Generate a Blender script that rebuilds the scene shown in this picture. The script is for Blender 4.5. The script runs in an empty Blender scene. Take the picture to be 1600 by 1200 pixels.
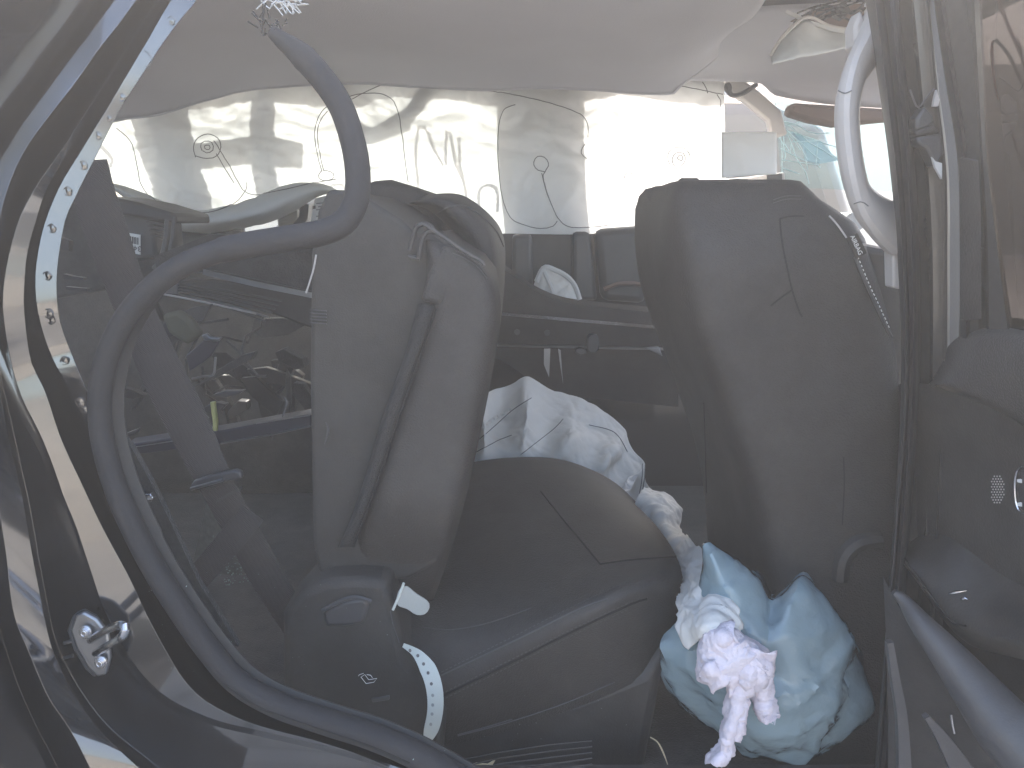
import bpy, bmesh, math, random
from mathutils import Vector, Matrix, noise
from mathutils.bvhtree import BVHTree

S = bpy.context.scene
random.seed(7)

# ------------------------------------------------------------------ camera
FPX = 1209.0                      # focal length in photo pixels (1600 wide)
CAMZ, PITCH = 1.2, math.radians(12)
cam = bpy.data.cameras.new('camera')
cam_o = bpy.data.objects.new('camera', cam)
S.collection.objects.link(cam_o)
cam_o.location = (0, 0, CAMZ)
cam_o.rotation_euler = (math.pi / 2 - PITCH, 0, 0)
cam.sensor_width = 36.0
cam.lens = 36.0 * FPX / 1600
cam.clip_start, cam.clip_end = 0.02, 500
S.camera = cam_o

# ------------------------------------------------------------------ sky, sun, exposure
SUN_EL, SUN_AZ = math.radians(37), math.radians(10)    # azimuth measured from +Y towards +X
w = bpy.data.worlds.new('World'); S.world = w; w.use_nodes = True
nt = w.node_tree
sky = nt.nodes.new('ShaderNodeTexSky'); sky.sky_type = 'NISHITA'; sky.sun_disc = False
sky.sun_elevation, sky.sun_rotation = SUN_EL, SUN_AZ
sky.dust_density, sky.air_density, sky.ozone_density = 3.2, 1.0, .4
bg = nt.nodes['Background']; bg.inputs['Strength'].default_value = 0.15
nt.links.new(sky.outputs[0], bg.inputs[0])
sun = bpy.data.lights.new('sun', 'SUN'); sun.energy = 3.0; sun.angle = math.radians(0.5); sun.color = (1, .96, .9)
sun_o = bpy.data.objects.new('sun', sun); S.collection.objects.link(sun_o)
sd = Vector((math.sin(SUN_AZ) * math.cos(SUN_EL), math.cos(SUN_AZ) * math.cos(SUN_EL), math.sin(SUN_EL)))
sun_o.rotation_euler = sd.to_track_quat('Z', 'Y').to_euler()
sun_o.location = (1, 6, 8)
S.view_settings.view_transform = 'Standard'; S.view_settings.look = 'None'
S.view_settings.gamma = 1.0; S.view_settings.exposure = 2.55
S.cycles.use_denoising = True
S.cycles.max_bounces = 10; S.cycles.transparent_max_bounces = 24
S.cycles.sample_clamp_indirect = 8

# ------------------------------------------------------------------ geometry helpers
_cp, _sp = math.cos(PITCH), math.sin(PITCH)
def ray(px, py):
    x, y = (px - 800) / FPX, -(py - 600) / FPX
    return Vector((x, _cp + y * _sp, -_sp + y * _cp))
def P(px, py, Y):
    d = ray(px, py)
    return Vector((0, 0, CAMZ)) + d * (Y / d.y)
def PZ(px, py, z):
    d = ray(px, py)
    return Vector((0, 0, CAMZ)) + d * ((z - CAMZ) / d.z)

def cr(pts, n, closed=False):
    """n samples, evenly spaced by length, of a Catmull-Rom curve through tuples"""
    pts = [Vector(p) for p in pts]; m = len(pts)
    if m == 2 and not closed:
        return [pts[0].lerp(pts[1], i / (n - 1)) for i in range(n)]
    segs = m if closed else m - 1
    dense = []
    for s in range(segs):
        if closed: a, b, c, d = (pts[(s + k) % m] for k in (-1, 0, 1, 2))
        else: a, b, c, d = pts[max(s - 1, 0)], pts[s], pts[s + 1], pts[min(s + 2, m - 1)]
        for i in range(12):
            t = i / 12
            dense.append(.5 * ((2 * b) + (c - a) * t + (2 * a - 5 * b + 4 * c - d) * t * t + (3 * b - a - 3 * c + d) * t ** 3))
    dense.append(pts[0] if closed else pts[-1])
    L = [0]
    for i in range(1, len(dense)): L.append(L[-1] + (dense[i] - dense[i - 1]).length)
    out, j = [], 0
    cnt = n if closed else n - 1
    for i in range(n):
        t = L[-1] * i / cnt
        while j < len(L) - 2 and L[j + 1] < t: j += 1
        f = (t - L[j]) / max(L[j + 1] - L[j], 1e-9)
        out.append(dense[j].lerp(dense[j + 1], min(max(f, 0), 1)))
    return out
def rail(pts, n, closed=False):
    return [P(*p) for p in cr(pts, n, closed)]
def rz(pts, Y): return [(a, b, Y) for a, b in pts]

class MB:
    def __init__(self): self.v, self.f = [], []
    def loft(self, rails, close_u=False, close_v=False, cap=False):
        b = len(self.v); n = len(rails[0]); m = len(rails)
        for r in rails: self.v += [Vector(p) for p in r]
        for i in range(m if close_v else m - 1):
            for j in range(n if close_u else n - 1):
                i2, j2 = (i + 1) % m, (j + 1) % n
                self.f.append((b + i * n + j, b + i * n + j2, b + i2 * n + j2, b + i2 * n + j))
        if cap:
            self.f.append(tuple(b + j for j in range(n))[::-1])
            self.f.append(tuple(b + (m - 1) * n + j for j in range(n)))
        return self
    def tube(self, pts, r, seg=8, cap=True, flat=1.0, up=None):
        pts = [Vector(p) for p in pts]; n = len(pts)
        if not isinstance(r, (list, tuple)): r = [r] * n
        rings, prev = [], None
        for i, p in enumerate(pts):
            t = (pts[min(i + 1, n - 1)] - pts[max(i - 1, 0)]).normalized()
            ref = up if up is not None else (prev if prev is not None else (Vector((0, 0, 1)) if abs(t.z) < .9 else Vector((1, 0, 0))))
            a = (ref - t * ref.dot(t)).normalized(); c = t.cross(a); prev = a
            rings.append([p + (a * math.cos(q) * flat + c * math.sin(q)) * r[i] for q in (2 * math.pi * k / seg for k in range(seg))])
        return self.loft(rings, close_u=True, cap=cap)
    def ribbon(self, pts, width, side, thick=.002):
        """flat strap: width along side vector, given thickness"""
        pts = [Vector(p) for p in pts]; n = len(pts)
        if not isinstance(width, (list, tuple)): width = [width] * n
        rings = []
        for i, p in enumerate(pts):
            t = (pts[min(i + 1, n - 1)] - pts[max(i - 1, 0)]).normalized()
            s = side[i] if isinstance(side, list) else side
            s = (s - t * s.dot(t)).normalized(); nn = t.cross(s)
            h = width[i] / 2
            rings.append([p + s * a * h + nn * b * thick / 2 for a, b in ((-1, -.4), (-.96, -1), (.96, -1), (1, -.4), (1, .4), (.96, 1), (-.96, 1), (-1, .4))])
        return self.loft(rings, close_u=True, cap=True)
    def prism(self, poly, off):
        b = len(self.v); n = len(poly); off = Vector(off)
        self.v += [Vector(p) for p in poly] + [Vector(p) + off for p in poly]
        self.f.append(tuple(range(b, b + n))); self.f.append(tuple(range(b + n, b + 2 * n))[::-1])
        for i in range(n):
            j = (i + 1) % n
            self.f.append((b + i, b + n + i, b + n + j, b + j))
        return self
    def box(self, lo, hi):
        (x0, y0, z0), (x1, y1, z1) = lo, hi
        return self.prism([(x0, y0, z0), (x1, y0, z0), (x1, y0, z1), (x0, y0, z1)], (0, y1 - y0, 0))
    def build(self, name, m, parent=None, smooth=True, bevel=0, seg=2, sub=0, solid=0, auto=35):
        me = bpy.data.meshes.new(name)
        me.from_pydata([tuple(v) for v in self.v], [], self.f)
        bm = bmesh.new(); bm.from_mesh(me)
        bmesh.ops.recalc_face_normals(bm, faces=bm.faces); bm.to_mesh(me); bm.free()
        if m: me.materials.append(m)
        o = bpy.data.objects.new(name, me); S.collection.objects.link(o)
        if parent is not None:
            o.parent = parent
            o.matrix_parent_inverse = wm(parent).inverted()
        if solid:
            d = o.modifiers.new('solid', 'SOLIDIFY'); d.thickness = solid; d.offset = 0
        if bevel:
            d = o.modifiers.new('bevel', 'BEVEL'); d.width = bevel; d.segments = seg; d.limit_method = 'ANGLE'; d.angle_limit = math.radians(40)
        if sub:
            d = o.modifiers.new('sub', 'SUBSURF'); d.levels = d.render_levels = sub
        for p in me.polygons: p.use_smooth = smooth
        if smooth and auto and not sub:
            me.set_sharp_from_angle(angle=math.radians(auto))
        return o
def wm(o):
    m = o.matrix_basis.copy()
    while o.parent is not None:
        m = o.matrix_parent_inverse @ m; o = o.parent; m = o.matrix_basis @ m
    return m
def tag(o, label, cat, group=None, kind=None):
    if label: o['label'] = label
    if cat: o['category'] = cat
    if group: o['group'] = group
    if kind: o['kind'] = kind
    return o
def thing(name, label, cat, loc=(0, 0, 0), group=None):
    o = bpy.data.objects.new(name, None); S.collection.objects.link(o)
    o.location = loc; o.empty_display_size = .1
    return tag(o, label, cat, group)
def bvh(o):
    bpy.context.view_layer.update()
    return BVHTree.FromObject(o, bpy.context.evaluated_depsgraph_get()), o.matrix_world.copy()
def onto(tree, px, py, lift=.001, fallY=None):
    t, m = tree; mi = m.inverted()
    a = mi @ Vector((0, 0, CAMZ)); d = (mi.to_3x3() @ ray(px, py)).normalized()
    h = t.ray_cast(a, d)
    if h[0] is None: return P(px, py, fallY) if fallY else None
    nn = h[1] if h[1].dot(d) < 0 else -h[1]
    return m @ (h[0] + nn * lift)
def stitch(tree, pts, r, n, mb, lift=.001, dash=False, seg=5):
    """a thread or crease line laid along a surface"""
    q = [onto(tree, x, y, lift) for x, y in cr(pts, n)]
    q = [p for p in q if p is not None]
    if len(q) < 2: return mb
    if dash:
        for i in range(0, len(q) - 1, 2): mb.tube([q[i], q[i + 1]], r, seg)
    else:
        runs = [[q[0]]]
        for p in q[1:]:
            if (p - runs[-1][-1]).length > .12: runs.append([p])
            else: runs[-1].append(p)
        run = max(runs, key=len)
        if len(run) > 1: mb.tube(run, r, seg)
    return mb
def N(x, y, z=0.0, s=1.0): return noise.noise(Vector((x * s, y * s, z)))
def ridged(v): return 1 - 2 * abs(noise.noise(v))
def crumple(p, s, seed=0):
    """folded-sheet relief: warped ridges at two sizes"""
    q = Vector(p) * s + Vector((seed * 3.1, seed * 7.7, seed * 1.3))
    wv = q + .8 * Vector((noise.noise(q * .7), noise.noise(q * .7 + Vector((9, 2, 5))), noise.noise(q * .7 + Vector((3, 8, 1)))))
    return .6 * ridged(wv) + .3 * ridged(wv * 2.1) + .12 * ridged(wv * 4.7)
def displace(grid, fn):
    """move a grid of points along its own normals"""
    m, n = len(grid), len(grid[0]); out = []
    for i in range(m):
        row = []
        for j in range(n):
            du = grid[i][min(j + 1, n - 1)] - grid[i][max(j - 1, 0)]
            dv = grid[min(i + 1, m - 1)][j] - grid[max(i - 1, 0)][j]
            nn = du.cross(dv)
            nn = nn.normalized() if nn.length > 1e-9 else Vector((0, -1, 0))
            row.append(grid[i][j] + nn * fn(grid[i][j], i / (m - 1), j / (n - 1)))
        out.append(row)
    return out
def across(rails, m):
    """resample a list of rails smoothly to m rails"""
    n = len(rails[0]); cols = [cr([tuple(r[j]) for r in rails], m) for j in range(n)]
    return [[cols[j][i] for j in range(n)] for i in range(m)]
def text_obj(txt, name, m, parent, o, right, up, size):
    cu = bpy.data.curves.new(name, 'FONT'); cu.body = txt; cu.size = size; cu.extrude = .0003
    cu.align_x = 'CENTER'; cu.align_y = 'CENTER'
    t = bpy.data.objects.new(name, cu); S.collection.objects.link(t)
    bpy.context.view_layer.update()
    me = bpy.data.meshes.new_from_object(t.evaluated_get(bpy.context.evaluated_depsgraph_get()))
    bpy.data.objects.remove(t)
    r = Vector(right).normalized(); u = Vector(up); u = (u - r * u.dot(r)).normalized(); nn = r.cross(u)
    M = Matrix((r, u, nn)).transposed().to_4x4(); M.translation = Vector(o)
    me.transform(M); me.materials.clear(); me.materials.append(m)
    ob = bpy.data.objects.new(name, me); S.collection.objects.link(ob)
    ob.parent = parent; ob.matrix_parent_inverse = wm(parent).inverted()
    return ob

# ------------------------------------------------------------------ materials
def mat(name, col, rough=.5, metal=0, coat=0, bump=0, bscale=200, var=.15, vscale=12, spec=.5, kind='noise', rvar=.1, sheen=0, dust=0, dustcol=(.35, .33, .3)):
    m = bpy.data.materials.new(name); m.use_nodes = True
    t = m.node_tree; b = t.nodes['Principled BSDF']; L = t.links.new
    tc = t.nodes.new('ShaderNodeTexCoord')
    n1 = t.nodes.new('ShaderNodeTexNoise'); n1.inputs['Scale'].default_value = vscale; n1.inputs['Detail'].default_value = 6
    L(tc.outputs['Object'], n1.inputs['Vector'])
    cr_ = t.nodes.new('ShaderNodeMapRange'); cr_.inputs['To Min'].default_value = 1 - var; cr_.inputs['To Max'].default_value = 1 + var
    L(n1.outputs['Fac'], cr_.inputs['Value'])
    mul = t.nodes.new('ShaderNodeVectorMath'); mul.operation = 'SCALE'; mul.inputs[0].default_value = col
    L(cr_.outputs[0], mul.inputs['Scale'])
    src = mul.outputs[0]
    if dust:
        n3 = t.nodes.new('ShaderNodeTexNoise'); n3.inputs['Scale'].default_value = 5; n3.inputs['Detail'].default_value = 10; n3.inputs['Roughness'].default_value = .75
        L(tc.outputs['Object'], n3.inputs['Vector'])
        r3 = t.nodes.new('ShaderNodeMapRange'); r3.inputs['From Min'].default_value = .42; r3.inputs['From Max'].default_value = .8; r3.inputs['To Max'].default_value = dust
        L(n3.outputs['Fac'], r3.inputs['Value'])
        mx = t.nodes.new('ShaderNodeMix'); mx.data_type = 'RGBA'
        L(r3.outputs[0], mx.inputs['Factor']); L(src, mx.inputs['A']); mx.inputs['B'].default_value = (*dustcol, 1)
        src = mx.outputs['Result']
    L(src, b.inputs['Base Color'])
    rr = t.nodes.new('ShaderNodeMapRange'); rr.inputs['To Min'].default_value = max(rough - rvar, .02); rr.inputs['To Max'].default_value = min(rough + rvar, 1)
    L(n1.outputs['Fac'], rr.inputs['Value']); L(rr.outputs[0], b.inputs['Roughness'])
    b.inputs['Metallic'].default_value = metal; b.inputs['Coat Weight'].default_value = coat; b.inputs['Coat Roughness'].default_value = .04
    b.inputs['Specular IOR Level'].default_value = spec
    b.inputs['Sheen Weight'].default_value = sheen
    if bump:
        if kind == 'voronoi':
            n2 = t.nodes.new('ShaderNodeTexVoronoi'); n2.inputs['Scale'].default_value = bscale; out = n2.outputs['Distance']
        elif kind == 'weave':
            n2 = t.nodes.new('ShaderNodeTexWave'); n2.inputs['Scale'].default_value = bscale; n2.inputs['Distortion'].default_value = .6; n2.bands_direction = 'DIAGONAL'; out = n2.outputs['Fac']
        else:
            n2 = t.nodes.new('ShaderNodeTexNoise'); n2.inputs['Scale'].default_value = bscale; n2.inputs['Detail'].default_value = 4; out = n2.outputs['Fac']
        L(tc.outputs['Object'], n2.inputs['Vector'])
        bp = t.nodes.new('ShaderNodeBump'); bp.inputs['Strength'].default_value = bump; bp.inputs['Distance'].default_value = .002
        L(out, bp.inputs['Height']); L(bp.outputs[0], b.inputs['Normal'])
    return m
def mat_translucent(name, col, trans=.5, rough=.6, var=.06, tcol=None, gloss=0, bump=.25, bscale=40, clear=0):
    m = bpy.data.materials.new(name); m.use_nodes = True
    t = m.node_tree; t.nodes.clear(); L = t.links.new
    out = t.nodes.new('ShaderNodeOutputMaterial'); tc = t.nodes.new('ShaderNodeTexCoord')
    n = t.nodes.new('ShaderNodeTexNoise'); n.inputs['Scale'].default_value = 9; n.inputs['Detail'].default_value = 6
    L(tc.outputs['Object'], n.inputs['Vector'])
    r = t.nodes.new('ShaderNodeMapRange'); r.inputs['To Min'].default_value = 1 - var; r.inputs['To Max'].default_value = 1 + var
    L(n.outputs['Fac'], r.inputs['Value'])
    def c(cc):
        s = t.nodes.new('ShaderNodeVectorMath'); s.operation = 'SCALE'; s.inputs[0].default_value = cc; L(r.outputs[0], s.inputs['Scale']); return s.outputs[0]
    nb = t.nodes.new('ShaderNodeTexNoise'); nb.inputs['Scale'].default_value = bscale; nb.inputs['Detail'].default_value = 5; L(tc.outputs['Object'], nb.inputs['Vector'])
    bp = t.nodes.new('ShaderNodeBump'); bp.inputs['Strength'].default_value = bump; bp.inputs['Distance'].default_value = .004; L(nb.outputs['Fac'], bp.inputs['Height'])
    d = t.nodes.new('ShaderNodeBsdfDiffuse'); L(c(col), d.inputs['Color']); L(bp.outputs[0], d.inputs['Normal'])
    tr = t.nodes.new('ShaderNodeBsdfTranslucent'); L(c(tcol or col), tr.inputs['Color']); L(bp.outputs[0], tr.inputs['Normal'])
    mx = t.nodes.new('ShaderNodeMixShader'); mx.inputs[0].default_value = trans; L(d.outputs[0], mx.inputs[1]); L(tr.outputs[0], mx.inputs[2])
    last = mx.outputs[0]
    if clear:
        tp = t.nodes.new('ShaderNodeBsdfTransparent'); tp.inputs['Color'].default_value = (*(tcol or col), 1)
        m3 = t.nodes.new('ShaderNodeMixShader'); m3.inputs[0].default_value = clear; L(last, m3.inputs[1]); L(tp.outputs[0], m3.inputs[2]); last = m3.outputs[0]
    if gloss:
        g = t.nodes.new('ShaderNodeBsdfGlossy'); g.inputs['Roughness'].default_value = rough; L(bp.outputs[0], g.inputs['Normal'])
        fr = t.nodes.new('ShaderNodeFresnel'); fr.inputs['IOR'].default_value = 1.4; L(bp.outputs[0], fr.inputs['Normal'])
        ml = t.nodes.new('ShaderNodeMath'); ml.operation = 'MULTIPLY'; ml.inputs[1].default_value = gloss; L(fr.outputs[0], ml.inputs[0])
        m2 = t.nodes.new('ShaderNodeMixShader'); L(ml.outputs[0], m2.inputs[0]); L(last, m2.inputs[1]); L(g.outputs[0], m2.inputs[2]); last = m2.outputs[0]
    L(last, out.inputs['Surface'])
    return m
def mat_glass(name, tint, refl=.08):
    m = bpy.data.materials.new(name); m.use_nodes = True
    t = m.node_tree; t.nodes.clear(); L = t.links.new
    out = t.nodes.new('ShaderNodeOutputMaterial')
    tp = t.nodes.new('ShaderNodeBsdfTransparent'); tp.inputs['Color'].default_value = (*tint, 1)
    g = t.nodes.new('ShaderNodeBsdfGlossy'); g.inputs['Roughness'].default_value = .02
    lw = t.nodes.new('ShaderNodeLayerWeight'); lw.inputs['Blend'].default_value = .5
    pw = t.nodes.new('ShaderNodeMath'); pw.operation = 'POWER'; pw.inputs[1].default_value = 5; L(lw.outputs['Facing'], pw.inputs[0])
    fr = t.nodes.new('ShaderNodeMapRange'); fr.inputs['To Min'].default_value = .045; fr.inputs['To Max'].default_value = .9; L(pw.outputs[0], fr.inputs['Value'])
    mx = t.nodes.new('ShaderNodeMixShader'); L(fr.outputs[0], mx.inputs[0]); L(tp.outputs[0], mx.inputs[1]); L(g.outputs[0], mx.inputs[2])
    L(mx.outputs[0], out.inputs['Surface'])
    return m
def mat_tiles(name, col, gap, sx, sy, rough=.8):
    m = mat(name, col, rough, bump=.4, bscale=60, var=.2)
    t = m.node_tree; L = t.links.new; b = t.nodes['Principled BSDF']
    br = t.nodes.new('ShaderNodeTexBrick'); br.inputs['Scale'].default_value = 1; br.inputs['Mortar Size'].default_value = .022
    br.inputs['Brick Width'].default_value = sx; br.inputs['Row Height'].default_value = sy
    br.inputs['Color1'].default_value = (*col, 1); br.inputs['Color2'].default_value = (*[c * .8 for c in col], 1); br.inputs['Mortar'].default_value = (*gap, 1)
    tc = t.nodes.new('ShaderNodeTexCoord'); L(tc.outputs['Object'], br.inputs['Vector'])
    n = t.nodes.new('ShaderNodeTexNoise'); n.inputs['Scale'].default_value = 3; n.inputs['Detail'].default_value = 8
    L(tc.outputs['Object'], n.inputs['Vector'])
    mx = t.nodes.new('ShaderNodeMix'); mx.data_type = 'RGBA'; mx.blend_type = 'MULTIPLY'; mx.inputs['Factor'].default_value = .6
    L(br.outputs['Color'], mx.inputs['A'])
    rr = t.nodes.new('ShaderNodeMapRange'); rr.inputs['To Min'].default_value = .6; rr.inputs['To Max'].default_value = 1.3; L(n.outputs['Fac'], rr.inputs['Value'])
    L(rr.outputs[0], mx.inputs['B']); L(mx.outputs['Result'], b.inputs['Base Color'])
    return m

M_paint = mat('black_paint', (.014, .014, .016), .16, coat=1, var=.1, rvar=.06, bump=.05, bscale=35, dust=.10)
_b = M_paint.node_tree.nodes['Principled BSDF']; _b.inputs['IOR'].default_value = 1.75; _b.inputs['Coat IOR'].default_value = 1.8; _b.inputs['Coat Roughness'].default_value = .07
M_jamb = mat('jamb_paint', (.030, .028, .028), .24, var=.12, rvar=.08, bump=.08, bscale=35, coat=.35, dust=.12)
M_rubber = mat('seal_rubber', (.020, .020, .023), .72, bump=.25, bscale=260, var=.12, dust=.05, spec=.35)
M_rubberD = mat('dark_rubber', (.022, .022, .024), .6, bump=.2, bscale=260)
M_leather = mat('black_leather', (.036, .032, .030), .6, spec=.3, bump=.4, bscale=420, kind='voronoi', var=.12, vscale=7, dust=.10)
M_leatherL = mat('grey_leather', (.040, .036, .034), .6, spec=.35, bump=.4, bscale=420, kind='voronoi', var=.1, vscale=7, dust=.10)
M_mesh = mat('woven_trim', (.034, .032, .031), .85, bump=.8, bscale=700, kind='voronoi', var=.1)
M_plastic = mat('black_plastic', (.024, .022, .022), .5, bump=.25, bscale=350, var=.12, dust=.12)
M_plasticL = mat('grey_plastic', (.05, .05, .054), .42, bump=.2, bscale=350, var=.12, dust=.1)
M_shine = mat('satin_plastic', (.04, .04, .045), .25, bump=.1, bscale=90, var=.15, dust=.08)
M_carpet = mat('dark_carpet', (.018, .018, .019), .95, bump=1, bscale=300, var=.3, vscale=40, dust=.25, sheen=.15)
M_backpanel = mat('seat_back_board', (.029, .026, .024), .7, bump=.4, bscale=500, var=.15, vscale=5, dust=.10)
M_belt = mat('belt_webbing', (.068, .060, .057), .75, bump=.7, bscale=180, kind='weave', var=.08)
M_head = mat('headliner_cloth', (.50, .50, .54), .95, bump=.5, bscale=420, var=.06, vscale=4, dust=.12, dustcol=(.30, .28, .25))
M_torn = mat('torn_lining', (.52, .52, .51), .9, bump=.5, bscale=120, var=.1)
M_beige = mat('beige_trim', (.46, .43, .41), .5, bump=.15, bscale=300, var=.05)
M_chrome = mat('zinc_steel', (.62, .63, .66), .22, metal=1, var=.12, vscale=50, bump=.15, bscale=120)
M_steel = mat('bare_steel', (.30, .31, .33), .4, metal=1, var=.25, vscale=20, bump=.3, bscale=60)
M_bluest = mat('blue_grey_steel', (.035, .038, .06), .5, metal=.2, var=.25, vscale=20, bump=.3, bscale=60)
M_airbag = mat_translucent('airbag_cloth', (.72, .72, .71), trans=.36, tcol=(.75, .76, .75), bump=.35, bscale=28)
M_cloth = mat_translucent('deflated_airbag', (.76, .75, .72), trans=.18, bump=.3, bscale=70)
M_tissue = mat_translucent('tissue', (.82, .77, .84), trans=.3, bump=.6, bscale=160)
M_bag = mat_translucent('blue_film', (.38, .51, .57), trans=.4, tcol=(.34, .50, .58), gloss=1.8, rough=.18, bump=.9, bscale=22, var=.10, clear=.12)
M_strap = mat('pale_plastic_strap', (.60, .64, .60), .4, bump=.15, bscale=200, var=.06)
M_tab = mat('grey_green_tab', (.34, .36, .35), .5, bump=.15, bscale=200, var=.06)
M_thread = mat('thread', (.16, .16, .16), .9, var=.1)
M_threadL = mat('grey_thread', (.075, .073, .072), .8, var=.1)
M_crease = mat('seam_gap', (.012, .011, .011), .9)
M_white = mat('white_print', (.75, .75, .74), .6, var=.04)
M_paper = mat('label_paper', (.78, .77, .74), .7, var=.04)
M_ink = mat('ink', (.03, .03, .03), .7)
M_red = mat('orange_marker', (.95, .40, .33), .6, var=.15, vscale=60)
M_yellow = mat('yellow_sleeve', (.55, .55, .22), .5, var=.15)
M_straw = mat('dry_straw', (.50, .44, .30), .7, var=.2)
M_glass = mat_glass('window_glass', (.88, .90, .89))
M_glassb = mat_glass('blue_glass', (.80, .90, .92))
M_glassd = mat_glass('privacy_glass', (.16, .15, .15))
M_crack = mat('crack_edge', (.35, .48, .50), .3, var=.2)
M_shard = mat('glass_shards', (.30, .38, .34), .12, var=.5, vscale=200, bump=.8, bscale=120, spec=.9)
M_marker = mat('white_marker', (.05, .05, .05), .8)
M_ground = mat_tiles('paving', (.40, .37, .33), (.22, .20, .17), .6, .4)
M_stone = mat_tiles('wall_stone', (.38, .355, .32), (.20, .18, .15), .9, .35)
M_brown = mat('brown_visor', (.16, .11, .09), .8, bump=.3, bscale=200)
M_sand = mat('dry_grass_ground', (.50, .46, .25), .9, var=.3, vscale=4)

# ------------------------------------------------------------------ setting
g = MB(); g.loft([[Vector((x, y, 0)) for x in (-6.5, -3, 0, 3, 6.5)] for y in (-6.5, -3, 0, 3, 6.5, 8.5)])
tag(g.build('ground', M_ground, smooth=False), 'beige paved ground in bright sun around the car', 'ground', kind='structure')

# low stone wall across the yard behind the viewer (seen only as a reflection in the black paint)
yw = thing('stone_wall', 'beige stone wall across the yard mirrored in the black door frame', 'wall', (0, -4.2, 0))
MB().box((-5, -4.3, 0), (5, -4.05, 1.15)).build('masonry', M_stone, yw)
MB().box((-5.05, -4.36, 1.15), (5.05, -3.99, 1.23)).build('coping', M_stone, yw, bevel=.02)

# ------------------------------------------------------------------ the car
car = thing('car', 'wrecked black car seen through its open rear door', 'car', (0, 1.5, 0))

# near rear door aperture: quarter panel, fold, gutter and welded flange, lofted as one pressed sheet
n = 90
A3 = [(40, -60, .60), (-20, 0, .60), (-160, 185, .60), (-230, 300, .60), (-260, 430, .60), (-250, 600, .60), (-230, 760, .60), (-210, 900, .60), (-160, 1040, .60), (-100, 1150, .60), (-40, 1230, .60), (20, 1330, .60)]
A2 = [(163, -60, .685), (125, 0, .685), (-12, 185, .685), (-72, 270, .685), (-112, 430, .685), (-102, 600, .685), (-72, 760, .685), (-52, 900, .685), (-30, 1000, .685), (5, 1090, .685), (45, 1180, .685), (90, 1290, .685)]
A1 = [(178, -60, .70), (140, 0, .70), (2, 185, .70), (-58, 270, .70), (-98, 430, .70), (-88, 600, .70), (-58, 760, .70), (-35, 900, .70), (-12, 1000, .70), (22, 1090, .70), (65, 1180, .70), (115, 1290, .70)]
A1b = [(188, -60, .735), (150, 0, .735), (12, 185, .735), (-48, 270, .735), (-80, 430, .735), (-78, 600, .735), (-48, 700, .735), (-22, 880, .735), (2, 990, .735), (36, 1090, .735), (80, 1180, .735), (140, 1290, .735)]
A0 = [(215, -60, .708), (180, 0, .708), (90, 120, .708), (0, 250, .708), (-45, 400, .708), (-45, 560, .708), (-15, 700, .708), (8, 860, .708), (22, 960, .708), (45, 1020, .708), (75, 1090, .708), (120, 1160, .708), (180, 1290, .708)]
B0 = [(248, -60, 0.711), (212, 0, 0.711), (120, 125, 0.711), (25, 262, 0.711), (-10, 400, 0.711), (-8, 560, 0.729), (14, 680, 0.729), (36, 780, 0.729), (54, 880, 0.729), (70, 965, 0.729), (84, 1020, 0.729), (116, 1085, 0.729), (160, 1145, 0.729), (225, 1205, 0.729), (330, 1290, 0.729)]
B1 = [(253, -60, .790), (218, 0, .790), (126, 128, .790), (32, 265, .790), (-4, 400, .790), (-2, 560, .790), (22, 680, .790), (44, 780, .790), (62, 880, .790), (78, 965, .790), (92, 1015, .790), (124, 1075, .790), (170, 1135, .790), (236, 1190, .790), (350, 1280, .790)]
C0 = [(288, -60, .792), (244, 0, .792), (146, 150, .792), (96, 225, .792), (46, 300, .792), (16, 370, .792), (0, 450, .792), (0, 500, .792), (10, 560, .792), (28, 620, .792), (62, 690, .792), (92, 770, .792), (116, 830, .792), (136, 890, .792), (160, 960, .792), (190, 1022, .792), (215, 1062, .792), (262, 1102, .792), (335, 1134, .792), (440, 1158, .792), (560, 1188, .792), (680, 1232, .792), (760, 1280, .792)]
C1 = [(291, -60, .767), (248, 0, .767), (150, 150, .767), (101, 225, .767), (51, 300, .767), (21, 370, .767), (5, 450, .767), (5, 500, .767), (15, 560, .767), (33, 620, .767), (67, 690, .767), (97, 770, .767), (121, 830, .767), (141, 890, .767), (165, 958, .767), (196, 1016, .767), (222, 1055, .767), (268, 1094, .767), (340, 1126, .767), (444, 1150, .767), (564, 1180, .767), (686, 1224, .767), (770, 1270, .767)]
D0 = [(294, -60, 0.7770), (254, 0, 0.7770), (158, 150, 0.7770), (116, 225, 0.7770), (72, 300, 0.7770), (44, 390, 0.7770), (38, 450, 0.7770), (42, 520, 0.7770), (51, 570, 0.7757), (71, 612, 0.7755), (96, 685, 0.7751), (129, 758, 0.7746), (163, 830, 0.7742), (201, 900, 0.7726), (229, 960, 0.7690), (267, 1030, 0.7650), (299, 1076, 0.7650), (343, 1108, 0.7650), (412, 1136, 0.7650), (501, 1160, 0.7650), (591, 1192, 0.7650), (689, 1238, 0.7650), (758, 1280, 0.7650)]
D1 = [(300, -60, 0.8180), (261, 0, 0.8180), (167, 150, 0.8180), (124, 225, 0.8180), (80, 300, 0.8180), (52, 385, 0.8180), (46, 450, 0.8180), (53, 512, 0.8180), (67, 565, 0.8180), (88, 608, 0.8180), (113, 675, 0.8180), (147, 745, 0.8180), (181, 815, 0.8180), (219, 885, 0.8180), (247, 948, 0.8180), (285, 1020, 0.8180), (319, 1066, 0.8180), (364, 1100, 0.8180), (432, 1126, 0.8180), (521, 1150, 0.8180), (610, 1184, 0.8180), (708, 1230, 0.8180), (775, 1270, 0.8180)]
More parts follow.
